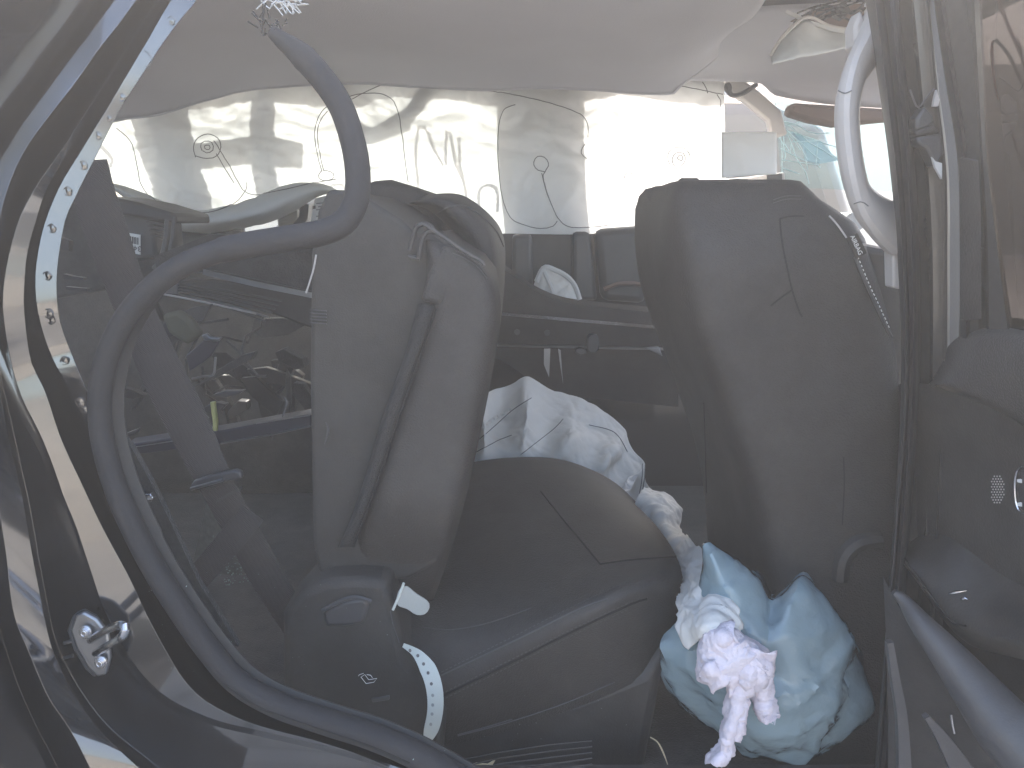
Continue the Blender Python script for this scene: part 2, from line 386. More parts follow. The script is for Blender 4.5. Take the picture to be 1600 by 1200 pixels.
E0 = [(306, -60, 0.780), (268, 0, 0.780), (178, 150, 0.780), (132, 225, 0.780), (88, 300, 0.780), (62, 380, 0.780), (55, 450, 0.780), (61, 500, 0.780), (81, 558, 0.780), (106, 606, 0.782), (130, 655, 0.782), (165, 722, 0.782), (205, 800, 0.782), (245, 875, 0.782), (275, 940, 0.782), (314, 1010, 0.782), (352, 1056, 0.782), (398, 1090, 0.782), (466, 1116, 0.782), (556, 1140, 0.782), (646, 1174, 0.782), (746, 1222, 0.782), (812, 1262, 0.782)]
F0 = [(342, -60, 0.788), (307, 0, 0.788), (270, 45, 0.788), (195, 160, 0.788), (140, 265, 0.788), (120, 305, 0.788), (100, 350, 0.788), (89, 430, 0.788), (92, 490, 0.788), (107, 540, 0.788), (127, 590, 0.779), (152, 650, 0.779), (185, 710, 0.779), (225, 785, 0.779), (265, 860, 0.779), (298, 930, 0.779), (336, 998, 0.779), (372, 1042, 0.779), (420, 1078, 0.779), (486, 1102, 0.779), (576, 1128, 0.779), (666, 1162, 0.779), (766, 1210, 0.779), (835, 1252, 0.779)]
F1 = [(a, b, .80) for a, b, _ in F0]
def lean(r): return [(x, y, Y + .13 * (max(0, 520 - y) / 520) ** 1.25) for x, y, Y in r]     # the side leans inwards above the belt line
def shallow(r): return [(x, y, Y - .05 * (max(0, 540 - y) / 540) ** .6) for x, y, Y in r]    # the step gets shallower towards the roof
rails = [rail(lean(r), n) for r in (A3, A2, A1, A1b, A0, B0, B1)] + [rail(lean(shallow(r)), n) for r in (C0, C1, D0, D1, E0, F0, F1)]
q0 = rails[0]
MB().loft([[p + Vector((-1.0 * t_, .05 * t_ + .02 * math.sin(3 * t_), 0)) for p in q0] for t_ in (1, .75, .5, .25, .0)]).build('rear_quarter_panel', M_paint, car, solid=.003)
# small dents so that the mirrored yard wobbles
rails = displace(rails, lambda p, u, v: .0012 * noise.noise(p * 9) + .0006 * noise.noise(p * 31))
frame = MB().loft(rails).build('rear_pillar', M_paint, car, auto=28)
d_ = frame.modifiers.new('bevel', 'BEVEL'); d_.width = .0022; d_.segments = 3; d_.limit_method = 'ANGLE'; d_.angle_limit = math.radians(25)
fb = bvh(frame)
for i, (x, y, r) in enumerate([(267, 32, 5.5), (228, 92, 10), (190, 152, 5.5), (170, 185, 3.5), (153, 212, 5.5), (130, 258, 6), (106, 299, 6), (81, 357, 6), (74, 431, 6), (76, 490, 7), (80, 500, 6), (101, 564, 6), (126, 628, 7), (133, 640, 5)]):
    c = onto(fb, x, y, .0006)
    if c is None: continue
    R = r * c.y / FPX
    pts = [c + Vector((math.cos(q) * R, -.0003, math.sin(q) * R * 1.05)) * (1 + .08 * math.sin(5 * q + i)) for q in (2 * math.pi * k / 16 for k in range(17))]
    m_ = MB().tube(pts, .0007 if r != 10 else .0003, 6, cap=False)
    if r < 8:
        m_.loft([[c + Vector((math.cos(q) * R * s_, -.0005 * (1 - s_), math.sin(q) * R * s_)) for q in (2 * math.pi * k / 12 for k in range(12))] for s_ in (.8, .45, .2, .02)], close_u=True)
    o = m_.build('spot_weld', M_paint, frame)

# striker
st = thing('door_striker', None, None, P(150, 1000, .76)); st.parent = car; st.matrix_parent_inverse = wm(car).inverted()
pl = [(118, 962), (130, 957), (150, 968), (168, 992), (172, 1030), (165, 1055), (152, 1058), (138, 1045), (120, 1015), (110, 985)]
MB().prism([P(x, y, .742) for x, y in pl], (0, .006, 0)).build('striker_plate', M_steel, st, bevel=.002)
MB().prism([P(x - 6, y + 1, .75) for x, y in pl], (0, .012, 0)).build('striker_shim', M_plasticL, st, bevel=.002)
lp = [(142, 1000, .738), (165, 985, .70), (186, 977, .675), (196, 980, .668), (192, 993, .668), (175, 1005, .69), (150, 1020, .735)]
MB().tube([P(*p) for p in cr(lp, 24)], .0042, 10).build('striker_loop', M_chrome, st)
for x, y in ((135, 986), (159, 1033)):
    b_ = MB(); c = P(x, y, .740)
    for R, h in ((.0066, .003), (.0046, .0055)):
        b_.prism([c + Vector((R * math.cos(k * math.pi / 8), 0, R * 1.1 * math.sin(k * math.pi / 8))) for k in range(16)], (0, -h, 0))
    b_.tube([c + Vector((.0028 * math.cos(k * math.pi / 4), -.0056, .003 * math.sin(k * math.pi / 4))) for k in range(9)], .0007, 5)
    b_.build('bolt', M_chrome, st, bevel=.0006)
for y in (1005, 1028):
    MB().tube([P(100, y, .752), P(114, y - 4, .752)], .002, 6).build('pin', M_steel, st)

# near rocker and floor pan, far side, roof skin
MB().box((-1.7, .80, .18), (1.5, .93, .47)).build('rocker', M_paint, car, bevel=.02)
MB().box((-1.7, .93, .36), (1.5, 2.26, .40)).build('floor_pan', M_carpet, car)
MB().box((-1.7, 2.26, .2), (1.6, 2.36, 1.10)).build('far_body_side', M_paint, car, bevel=.02)
MB().box((-1.74, .85, .2), (-1.70, 2.36, 1.12)).build('tailgate', M_plastic, car)
MB().box((-1.70, .80, .47), (-.62, .86, 1.15)).build('quarter_inner', M_plastic, car)
rr = []
for y in [.94 + i * .0825 for i in range(17)]:
    h = 1.575 + .075 * (1 - ((y - 1.6) / .68) ** 2)
    rr.append([Vector((x, y, h - .05 * max(0, abs(x + .1) - .9) ** 2)) for x in [-1.75 + i * .2 for i in range(15)]])
MB().loft(rr).build('roof_skin', M_paint, car, solid=.004)

# far side window frames (between curtain and daylight)
YF = 2.26
ff = MB()
def bar(pts, wd, Y=YF, th=.03):
    ff.ribbon([P(x, y, Y) for x, y in cr(pts, 14)], wd, Vector((1, 0, 0)) if abs(pts[0][1] - pts[-1][1]) > abs(pts[0][0] - pts[-1][0]) else Vector((0, 0, 1)), th)
bar([(852, 60), (858, 230), (868, 400)], .225)                # centre pillar
bar([(100, 108), (600, 96), (900, 96), (1120, 96)], .07)      # roof rail
bar([(425, 60), (440, 200), (455, 380)], .062)                # rear door window divider
bar([(250, 60), (300, 180), (345, 380)], .15)                 # rear pillar
bar([(340, 190), (420, 190), (500, 196)], .05)                # broken divider bracket
ff.build('far_window_frame', M_paint, car, bevel=.004)
MB().ribbon([P(x, y, 2.21) for x, y in cr([(470, 60), (520, 120), (580, 182), (640, 168), (680, 128), (740, 124), (790, 96)], 30)], .036, Vector((.3, 0, 1)), .01).build('loose_gasket', M_rubberD, car)
gl = MB(); gl.prism([P(150, 90, 2.285), P(900, 90, 2.285), P(900, 380, 2.285), P(150, 380, 2.285)], (0, .004, 0))
glo = gl.build('far_rear_glass', M_glass, car, smooth=False)
# grease-pencil scrawl on the far glass; only its shadow shows on the curtain
sc = MB()
for pts in ([(672, 268), (672, 180), (700, 210), (716, 235), (716, 180), (742, 255)], [(742, 255), (734, 190), (746, 290)], [(625, 190), (660, 182)], [(765, 330), (765, 268), (790, 262), (792, 300)], [(795, 195), (812, 310)], [(300, 250), (330, 235), (345, 260), (320, 285)], [(520, 270), (560, 262), (568, 295)], [(200, 205), (220, 225), (205, 250)]):
    MB().tube([P(x, y - 28, 2.278) for x, y in cr(pts, 22)], .0045, 5).build('marker_stroke', M_marker, glo)

# far rear door lining below the glass
fd = thing('far_door', None, None, P(900, 480, 2.2)); fd.parent = car; fd.matrix_parent_inverse = wm(car).inverted(); fd['label'] = 'dark lining of the opposite rear door below the curtain'
MB().prism([P(x, y, 2.20) for x, y in [(560, 352), (1100, 352), (1100, 560), (560, 560)]], (0, .05, 0)).build('upper_lining', M_plastic, fd, bevel=.01)
MB().prism([P(x, y, 2.16) for x, y in [(800, 366), (832, 366), (833, 470), (800, 470)]], (0, .06, 0)).build('lining_panel', M_plasticL, fd, bevel=.012)
MB().prism([P(x, y, 2.15) for x, y in [(895, 362), (922, 362), (934, 470), (895, 470)]], (0, .06, 0)).build('lining_panel', M_plasticL, fd, bevel=.012)
MB().prism([P(x, y, 2.14) for x, y in [(930, 358), (1010, 352), (1010, 475), (940, 470)]], (0, .06, 0)).build('lining_panel', M_plasticL, fd, bevel=.02)
MB().tube([P(x, y, 2.12) for x, y in cr([(944, 452), (965, 444), (990, 443), (1010, 447)], 12)], .012, 8, flat=.5).build('grip', M_brown, fd)
gr = [rail([(680, 372 + k[0], k[1]), (780, 412 + k[0], k[1]), (835, 448 + k[0], k[1]), (880, 466 + k[0], k[1]), (940, 474 + k[0], k[1]), (1060, 486 + k[0], k[1])], 40) for k in ((0, 2.12), (-2, 2.06), (6, 2.03), (40, 2.03), (80, 2.05), (150, 2.08))]
MB().loft(gr).build('door_top_roll', M_leather, fd)
MB().ribbon([P(x, y, 2.022) for x, y in [(700, 482), (785, 490), (1018, 510), (1060, 514)]], .009, Vector((0, -.2, 1)), .006).build('bright_strip', M_chrome, fd)
MB().ribbon([P(x, y, 2.028) for x, y in [(700, 536), (800, 540), (1025, 545), (1060, 546)]], .006, Vector((0, -.2, 1)), .006).build('bright_strip', M_steel, fd)
h_ = MB().prism([P(x, y, 2.00) for x, y in [(918, 527), (924, 522), (933, 523), (936, 530), (936, 545), (932, 552), (920, 552), (917, 545)]], (0, .02, 0))
h_.prism([P(x, y, 2.005) for x, y in [(898, 546), (905, 543), (915, 545), (917, 553), (908, 557), (899, 552)]], (0, .02, 0))
h_.build('door_handle', M_plasticL, fd, bevel=.004)
MB().prism([P(x, y, 1.99) for x, y in [(1008, 544), (1030, 542), (1036, 557)]], (0, .02, 0)).build('end_cap', M_steel, fd, bevel=.003)
for pts in ([(850, 545), (860, 545), (858, 590), (850, 570)], [(872, 545), (876, 548), (880, 600), (876, 575)]):
    MB().prism([P(x, y, 1.98) for x, y in pts], (0, .006, 0)).build('wire_bracket', M_steel, fd)
for x, y in ((808, 519), (855, 520)):
    c = P(x, y, 2.028)
    MB().prism([c + Vector((.008 * math.cos(k * .785), 0, .008 * math.sin(k * .785))) for k in range(8)], (0, -.004, 0)).build('screw_cap', M_plasticL, fd)

# near front door lining beyond the front seat
MB().prism([P(x, y, 1.02) for x, y in [(1318, 372), (1345, 381), (1400, 391), (1500, 400), (1500, 1250), (1318, 1250)]], (0, .05, 0)).build('front_door', M_plastic, car, bevel=.01)
MB().ribbon([P(x, y, 1.015) for x, y in [(1345, 381), (1370, 386), (1400, 390)]], .0028, Vector((0, 0, 1)), .003).build('sill_strip', M_beige, car)
MB().loft([[Vector((x, .90 + .05 * abs(z - .75), z)) for x in (.72, .9, 1.15, 1.4, 1.7)] for z in (.25, .5, .75, .95, 1.06)]).build('front_door_skin', M_paint, car, solid=.003)
# dashboard and front structure
ds = MB(); ds.loft([[Vector((x, y, z)) for y in (1.0, 1.3, 1.6, 1.9, 2.22)] for x, z in ((.93, .5), (.90, .9), (.93, 1.02), (1.05, 1.08), (1.35, 1.1), (1.5, .95))])
ds.build('dashboard', M_plastic, car, solid=.01)
MB().prism([P(x, y, 1.9) for x, y in [(1310, 372), (1318, 345), (1332, 330), (1355, 352), (1330, 372)]], (0, .12, 0)).build('pillar_trim', M_beige, car, bevel=.006)
# far front header, visor and frame pieces
MB().prism([P(x, y, 2.02) for x, y in [(1238, 160), (1320, 165), (1420, 172), (1420, 186), (1308, 197), (1270, 190), (1232, 178)]], (0, .05, 0)).build('sun_visor', M_brown, car, bevel=.01)
fr_ = MB()
fr_.ribbon([P(x, y, 2.2) for x, y in [(1135, 126), (1170, 150), (1208, 182), (1216, 215)]], .045, Vector((1, 0, 0.6)), .03)
fr_.build('far_windscreen_pillar', M_beige, car, bevel=.006)
MB().tube([P(x, y, 2.15) for x, y in cr([(1136, 130), (1142, 148), (1160, 146), (1182, 132)], 14)], [.012, .02, .02, .014] + [.012] * 10, 6, flat=.5).build('torn_clip', M_plasticL, car)
MB().ribbon([P(x, y, 2.2) for x, y in [(1128, 287), (1170, 283), (1222, 276)]], .022, Vector((0, 0, 1)), .05).build('far_front_sill', M_beige, car, bevel=.004)
for x0, x1, y0 in ((1142, 1155, 285), (1200, 1222, 277)):
    MB().prism([P(x0, y0 - 5, 2.165), P(x1, y0 - 6, 2.165), P(x1, y0 + 5, 2.165), P(x0, y0 + 5, 2.165)], (0, .01, 0)).build('sill_clip', M_plastic, car)
MB().tube([P(x, y, 2.19) for x, y in [(1205, 262), (1212, 275), (1190, 285)]], .004, 6).build('loose_wire', M_plastic, car)
# cracked far glass
cg = MB().prism([P(x, y, 2.24) for x, y in [(1212, 158), (1400, 176), (1400, 300), (1222, 292)]], (0, .005, 0)).build('cracked_glass', M_glassb, car, smooth=False)
ck = MB(); random.seed(3)
hub = (1214, 190)
for k in range(9):
    a = .1 + k * .16; L = random.uniform(50, 120)
    pts = [(hub[0], hub[1])]
    for s_ in range(1, 6):
        pts.append((hub[0] + L * s_ / 5 * math.cos(a) + random.uniform(-4, 4), hub[1] + L * s_ / 5 * math.sin(a) + random.uniform(-4, 4)))
    ck.tube([P(x, min(y, 300), 2.236) for x, y in pts], .0014, 4)
for pts in ([(1236, 222), (1278, 220), (1275, 256), (1282, 262)], [(1236, 222), (1235, 240), (1260, 252), (1262, 265)], [(1248, 224), (1262, 250)], [(1216, 190), (1222, 230), (1222, 290)], [(1220, 232), (1250, 248)], [(1222, 250), (1280, 258)], [(1222, 262), (1250, 272)], [(1212, 160), (1210, 195)]):
    ck.tube([P(x, y, 2.235) for x, y in pts], .0013, 4)
ck.build('crack', M_crack, cg)
MB().prism([P(x, y, 2.30) for x, y in [(1238, 205), (1260, 216), (1282, 220), (1300, 240), (1312, 250), (1282, 256), (1262, 252), (1258, 230)]], (0, .02, 0)).build('windscreen_shard', mat('hazy_blue_glass', (.22, .32, .38), .3), car)

# centre pillar on the right with its door seal
ys = [-50, 0, 130, 260, 400, 600, 850, 1260]
bp_ = [([1345, 1352, 1372, 1390, 1402, 1408, 1394, 1362], .97), ([1350, 1356, 1376, 1394, 1405, 1410, 1395, 1363], .90), ([1362, 1369, 1386, 1401, 1411, 1415, 1398, 1366], .868), ([1371, 1378, 1393, 1407, 1416, 1420, 1402, 1371], .885), ([1381, 1388, 1402, 1415, 1423, 1425, 1407, 1377], .868), ([1390, 1397, 1410, 1422, 1429, 1430, 1413, 1384], .868), ([1397, 1404, 1417, 1430, 1437, 1437, 1420, 1391], .915)]
MB().loft(across([rail([(x, y, Y) for x, y in zip(xs, ys)], 60) for xs, Y in bp_], 25)).build('pillar_seal', M_rubberD, car)
bq = [([1397, 1404, 1417, 1430, 1437, 1437, 1420, 1391], .917), ([1412, 1419, 1434, 1444, 1451, 1452, 1440, 1412], .905), ([1420, 1427, 1440, 1450, 1457, 1457, 1445, 1418], .895), ([1434, 1442, 1455, 1468, 1472, 1471, 1458, 1428], .892), ([1436, 1445, 1459, 1474, 1476, 1474, 1461, 1431], .874), ([1439, 1448, 1462, 1478, 1480, 1478, 1464, 1434], .874), ([1442, 1451, 1466, 1482, 1484, 1482, 1468, 1438], .94), ([1462, 1470, 1486, 1500, 1500, 1498, 1484, 1456], .95)]
cpil = MB().loft([rail([(x, y, Y) for x, y in zip(xs, ys)], 60) for xs, Y in bq[:6]]).build('centre_pillar', M_jamb, car, auto=25)
MB().loft([rail([(x, y, Y) for x, y in zip(xs, ys)], 60) for xs, Y in bq[5:]]).build('hinge_gap_dark', M_rubberD, car, auto=25)  # hinge recess coloured dull and dark in place of a bright reflection
cl = MB()
for pts, m_ in (([(1432, 185), (1446, 165), (1458, 180), (1462, 190), (1448, 200), (1432, 204)], M_plasticL), ([(1430, 204), (1462, 192), (1470, 206), (1432, 214)], M_plastic), ([(1432, 214), (1472, 208), (1476, 240), (1462, 262), (1448, 232), (1436, 226)], M_plasticL)):
    MB().prism([P(x, y, .872) for x, y in pts], (0, .02, 0)).build('check_strap', m_, cpil, bevel=.003)
MB().tube([P(x, y, .868) for x, y in cr([(1422, 140), (1434, 168), (1448, 152), (1460, 138)], 14)], .0009, 5).build('torn_wire', M_plasticL, cpil)
MB().prism([P(x, y, .87) for x, y in [(1464, 140), (1468, 156), (1466, 166), (1458, 166), (1461, 150)]], (0, .004, 0)).build('white_clip', M_beige, cpil)
for pts in ([(1456, 245), (1462, 252), (1472, 255), (1472, 280), (1462, 262)],):
    MB().prism([P(x, y, .871) for x, y in pts], (0, .004, 0)).build('white_clip', M_torn, cpil)

# beige grab handle on the pillar
gh = thing('grab_handle', 'curved pale beige grab handle beside the pillar', 'handle', P(1350, 220, .96))
hp = [(1372, 40, .97), (1352, 85, .955), (1334, 120, .945), (1324, 165, .94), (1325, 215, .94), (1332, 265, .94), (1344, 305, .945), (1368, 335, .955), (1400, 360, .97)]
MB().tube([P(*p) for p in cr(hp, 48)], [.022 + .010 * max(0, abs(i - 23) - 12) / 11 * (1.2 if i > 23 else .8) for i in range(48)][:48], 14, flat=.62, up=Vector((.9, -.4, .1))).build('grip', M_beige, gh)
MB().prism([P(x, y, .955) for x, y in [(1346, 14), (1356, 40), (1362, 85), (1352, 90), (1336, 70), (1335, 40)]], (0, .03, 0)).build('upper_mount', M_beige, gh, bevel=.006)
MB().prism([P(x, y, .958) for x, y in [(1385, 345), (1420, 330), (1420, 362), (1406, 372), (1396, 366)]], (0, .03, 0)).build('lower_mount', M_beige, gh, bevel=.006)
MB().prism([P(x, y, .962) for x, y in [(1394, 360), (1420, 360), (1420, 452), (1407, 452), (1396, 450)]], (0, .025, 0)).build('trim_strip', M_beige, gh, bevel=.003)
ghb = bvh(gh.children[0])
for pts in ([(1308, 140), (1320, 146), (1330, 142)], [(1335, 318), (1346, 315), (1356, 322)]):
    mb = MB(); stitch(ghb, pts, .0007, 8, mb)
    if mb.v: mb.build('seam', M_thread, gh)

# ------------------------------------------------------------------ open rear door at the right edge
door = thing('door', None, None, P(1550, 800, .75)); door.parent = car; door.matrix_parent_inverse = wm(car).inverted(); door['label'] = 'open rear door with black lining at the right edge'
def dY(px): return .88 - (px - 1470) * .0010
def dr(xs_, ys_, off, nn=50): return rail([(x, y, dY(x) + off) for x, y in zip(xs_, ys_)], nn)
yy = [-60, 0, 130, 250, 400, 560]
fr2 = [([1452, 1459, 1478, 1496, 1500, 1498], .05), ([1455, 1462, 1482, 1500, 1504, 1502], 0), ([1462, 1470, 1489, 1507, 1511, 1509], -.012), ([1468, 1476, 1495, 1512, 1516, 1514], 0), ([1500, 1506, 1518, 1526, 1530, 1528], .006), ([1512, 1516, 1524, 1532, 1538, 1540], .006), ([1518, 1522, 1529, 1536, 1544, 1546], -.006), ([1526, 1530, 1536, 1542, 1560, 1580], -.004), ([1530, 1534, 1540, 1547, 1567, 1590], .02)]
MB().loft([dr(xs, yy, o_) for xs, o_ in fr2[:4]]).build('frame_edge_dark', M_rubberD, door, auto=25)  # frame edge faces given dark rubber to take away their sky reflection
MB().loft([dr(xs, yy, o_) for xs, o_ in fr2[3:]]).build('window_frame', M_jamb, door, auto=25)
MB().prism([P(x, y, dY(x) - .014) for x, y in [(1506, 245), (1530, 250), (1534, 330), (1535, 500), (1507, 502)]], (0, .01, 0)).build('frame_trim', M_plastic, door, bevel=.003)
dgl = MB().prism([P(x, y, dY(x) + .012) for x, y in [(1524, -60), (1760, -60), (1760, 560), (1570, 560)]], (0, .004, 0)).build('door_glass', M_glassd, door, smooth=False)
mk = MB()
for pts, r_ in (([(1556, -10), (1572, 32), (1588, 70), (1600, 96), (1616, 130)], .0022), ([(1590, 60), (1596, 80), (1600, 105), (1612, 112)], .0015), ([(1553, 118), (1550, 88), (1551, 66), (1560, 66), (1576, 86), (1592, 118), (1612, 160)], .0021), ([(1551, 70), (1552, 110), (1560, 150), (1575, 185), (1584, 215), (1594, 250), (1606, 282)], .0021)):
    mk.tube([P(x, y, dY(x) + .008) for x, y in cr(pts, 24)], r_, 6, flat=.4)
mk.build('orange_scrawl', M_red, dgl)
# upper roll of the lining
up_ = [[(1450, 600), (1468, 575), (1476, 552), (1490, 532), (1520, 516), (1560, 511), (1620, 520), (1720, 560)],
       [(1458, 606), (1476, 586), (1490, 566), (1506, 548), (1536, 532), (1575, 528), (1635, 540), (1730, 580)],
       [(1460, 604), (1484, 596), (1508, 592), (1530, 590), (1560, 590), (1600, 598), (1660, 620), (1740, 660)],
       [(1462, 600), (1490, 608), (1520, 618), (1548, 628), (1576, 640), (1610, 660), (1670, 690), (1750, 730)],
       [(1464, 604), (1490, 614), (1520, 625), (1548, 638), (1576, 651), (1610, 671), (1670, 701), (1750, 741)]]
of = (.01, -.03, -.05, -.045, -.01)
MB().loft(across([dr([p[0] for p in r], [p[1] for p in r], o_) for r, o_ in zip(up_, of)], 30)).build('lining_roll', M_leatherL, door)
pn = [[(1430, 598), (1460, 602), (1490, 612), (1520, 624), (1550, 638), (1600, 664), (1660, 696), (1750, 740)],
      [(1432, 630), (1462, 636), (1490, 644), (1520, 655), (1552, 672), (1600, 694), (1660, 722), (1750, 770)],
      [(1424, 720), (1456, 722), (1490, 724), (1530, 730), (1560, 735), (1605, 745), (1660, 760), (1750, 800)],
      [(1408, 850), (1450, 838), (1490, 830), (1530, 840), (1560, 860), (1605, 880), (1660, 900), (1750, 940)],
      [(1400, 880), (1446, 900), (1490, 930), (1530, 960), (1560, 980), (1605, 1000), (1660, 1020), (1750, 1050)]]
of = (-.008, -.014, -.004, -.006, .02)
dpn = MB().loft(across([dr([p[0] for p in r], [p[1] for p in r], o_) for r, o_ in zip(pn, of)], 36)).build('lining_panel', M_plastic, door)
pb = bvh(dpn)
MB().loft([dr([1400, 1500, 1600, 1750], [y, y + 10, y + 20, y + 30], .075, 12) for y in (600, 800, 1000, 1150, 1320)]).build('door_skin', M_plastic, door, solid=.004)
# perforated tweeter, its sun spot put in as pale dots; switch panel
dots = MB()
for i in range(11):
    for j in range(5):
        x, y = 1550 + j * 4.2 + (i % 2) * 2.1, 744 + i * 4.1
        if ((x - 1559) / 11) ** 2 + ((y - 765) / 24) ** 2 < 1:
            c = onto(pb, x, y, .0004)
            if c: dots.prism([c + Vector((.0009 * math.cos(k * 1.047), 0, .0009 * math.sin(k * 1.047))) for k in range(6)], (0, -.0006, 0))
dots.build('mesh_sun_dots', M_beige, dpn)
sw = MB(); swp = [(1602, 727), (1594, 732), (1590, 745), (1589, 765), (1591, 785), (1596, 798), (1604, 802)]
sw.tube([onto(pb, x, y, .002, .74) for x, y in cr(swp, 20)], .0012, 6); sw.build('switch_bezel', M_chrome, dpn)
MB().prism([onto(pb, x, y, .001, .74) for x, y in [(1596, 735), (1640, 735), (1640, 798), (1597, 795), (1592, 765)]], (0, -.003, 0)).build('switch_plate', M_shine, dpn)
for y in (750, 787):
    MB().prism([onto(pb, x, y + d, .0045, .735) for x, d in ((1596, -2), (1602, -3), (1602, 3), (1596, 2))], (0, -.002, 0)).build('switch_mark', M_white, dpn)
# armrest ledge with its shine set on as chrome slivers, and the rounded lower edge roll
ar = [[(1392, 855), (1420, 838), (1450, 828), (1480, 832), (1520, 862), (1570, 900), (1640, 930), (1740, 960)],
      [(1398, 862), (1430, 850), (1462, 850), (1490, 866), (1524, 900), (1570, 935), (1640, 960), (1740, 990)],
      [(1402, 868), (1432, 890), (1462, 918), (1488, 946), (1516, 968), (1560, 985), (1640, 1000), (1740, 1020)],
      [(1404, 872), (1430, 904), (1456, 940), (1480, 972), (1508, 992), (1556, 1004), (1640, 1020), (1740, 1040)],
      [(1412, 880), (1438, 915), (1462, 950), (1488, 985), (1520, 1010), (1562, 1022), (1640, 1040), (1740, 1060)]]
of = (0, -.02, -.06, -.055, 0)
arm = MB().loft(across([dr([p[0] for p in r], [p[1] for p in r], o_) for r, o_ in zip(ar, of)], 26)).build('armrest', M_plastic, door)
ab = bvh(arm)
for pts in ([(1483, 929), (1492, 927), (1512, 924)], [(1503, 938), (1509, 936), (1514, 938)]):
    MB().tube([onto(ab, x, y, .002, .78) for x, y in cr(pts, 8)], [.0006, .0014, .0018, .0018, .0016, .0012, .0008, .0004], 6).build('chrome_sliver', M_chrome, arm)
mb = MB(); stitch(ab, [(1412, 872), (1440, 910), (1470, 950), (1490, 972), (1510, 978)], .0012, 24, mb); mb.build('groove', M_crease, arm)
lr = cr([(1396, 925, .83), (1412, 938, .825), (1440, 975, .80), (1480, 1022, .775), (1530, 1085, .745), (1590, 1160, .71), (1660, 1240, .67)], 40)
MB().tube([P(*p) for p in lr], [.004 + .0285 * min(1, (i / 26) ** .8) for i in range(40)], 14).build('lower_roll', M_plasticL, door)
lw = [[(1380, 900), (1384, 990), (1386, 1060), (1388, 1140), (1386, 1270)], [(1400, 940), (1412, 1000), (1420, 1060), (1430, 1140), (1440, 1270)], [(1430, 985), (1450, 1030), (1474, 1090), (1500, 1160), (1540, 1270)], [(1470, 1030), (1500, 1070), (1540, 1130), (1590, 1200), (1640, 1280)]]
MB().loft(across([rail([(x, y, .85 - .02 * i) for x, y in r], 30) for i, r in enumerate(lw)], 18)).build('lower_panel', M_plastic, door)
MB().ribbon([P(x, y, .80) for x, y in cr([(1389, 1002), (1398, 1060), (1408, 1120), (1412, 1200), (1414, 1270)], 20)], [.007 + .0006 * i for i in range(20)], Vector((1, 0, 0)), .008).build('lower_trim', M_plasticL, door)
MB().ribbon([P(x, y, .76) for x, y in cr([(1446, 1118), (1470, 1150), (1500, 1200), (1536, 1270)], 16)], [.006 + .0022 * i for i in range(16)], Vector((1, 0, .2)), .008).build('lower_trim', M_plasticL, door)
MB().tube([P(x, y, .755) for x, y in cr([(1486, 1116), (1488, 1132), (1491, 1146)], 8)], .0012, 6).build('chrome_sliver', M_chrome, door)
rb = MB()
for i in range(9): 
    c = P(1550 + i * 4.5, 1163 + i * 6.2, .72)
    rb.prism([c + Vector((.0014 * math.cos(k * 1.047), 0, .0014 * math.sin(k * 1.047))) for k in range(6)], (0, -.001, 0))
rb.build('perforation', M_beige, door)

# ------------------------------------------------------------------ headliner
hl = thing('headliner', 'grey fabric headliner sagging down under the roof', 'headliner', P(800, 60, 1.6))
rl = [[(-60, -330), (200, -330), (600, -330), (1000, -330), (1300, -330)],
      [(0, -90), (300, -120), (640, -130), (1000, -130), (1240, -110)],
      [(60, 60), (250, 40), (420, 30), (640, 30), (900, 30), (1100, 20), (1190, 5)],
      [(100, 150), (250, 130), (420, 100), (560, 98), (700, 106), (860, 110), (1000, 112), (1080, 96), (1140, 52)],
      [(110, 205), (190, 184), (250, 177), (330, 152), (420, 134), (560, 129), (640, 133), (760, 137), (860, 138), (960, 143), (1045, 144), (1060, 133), (1110, 94), (1160, 52)]]
Ys = (.97, 1.14, 1.5, 1.85, 1.98)
gridh = across([rail([(x, y, Y) for x, y in r], 70) for r, Y in zip(rl, Ys)], 50)
gridh = displace(gridh, lambda p, u, v: .010 * noise.noise(p * 2.6) + .0035 * noise.noise(p * 8))
hlo = MB().loft(gridh).build('sagging_sheet', M_head, hl, solid=.006)
hb = bvh(hlo)
MB().tube([p + Vector((0, -.003, -.002)) for p in gridh[-1]], .003, 6).build('rolled_edge', M_head, hl)
rl = [[(1020, 30), (1120, 20), (1240, 10), (1440, 0)], [(1030, 70), (1120, 70), (1240, 80), (1440, 90)], [(1040, 112), (1120, 108), (1200, 110), (1290, 125), (1440, 130)], [(1060, 127), (1180, 128), (1200, 140), (1216, 150), (1300, 163), (1440, 172)]]
gr2 = across([rail([(x, y, Y) for x, y in r], 40) for r, Y in zip(rl, (1.6, 1.9, 2.04, 2.08))], 30)
MB().loft(displace(gr2, lambda p, u, v: .006 * noise.noise(p * 5))).build('front_sheet', M_head, hl, solid=.006)
# torn flap and hanging wires
fl = thing('torn_lining_flap', 'pale torn flap of lining hanging at top right under exposed wires', 'lining', P(1270, 60, 1.45))
fo = [(1203, 92), (1212, 78), (1220, 62), (1240, 46), (1258, 30), (1276, 38), (1300, 48), (1334, 52), (1333, 66), (1300, 74), (1270, 82), (1240, 86), (1216, 88)]
tp_ = rail([(1203, 90, 1.42), (1222, 60, 1.42), (1258, 30, 1.45), (1296, 44, 1.48), (1336, 50, 1.5)], 30)
bt_ = rail([(1206, 94, 1.36), (1238, 87, 1.36), (1266, 84, 1.38), (1300, 76, 1.42), (1336, 72, 1.46)], 30)
MB().loft(displace(across([tp_, bt_], 12), lambda p, u, v: .008 * crumple(p, 9, 2))).build('flap', M_torn, fl, solid=.003)
MB().tube([p + Vector((0, -.004, .002)) for p in tp_], .003, 6).build('frayed_edge', M_beige, fl)
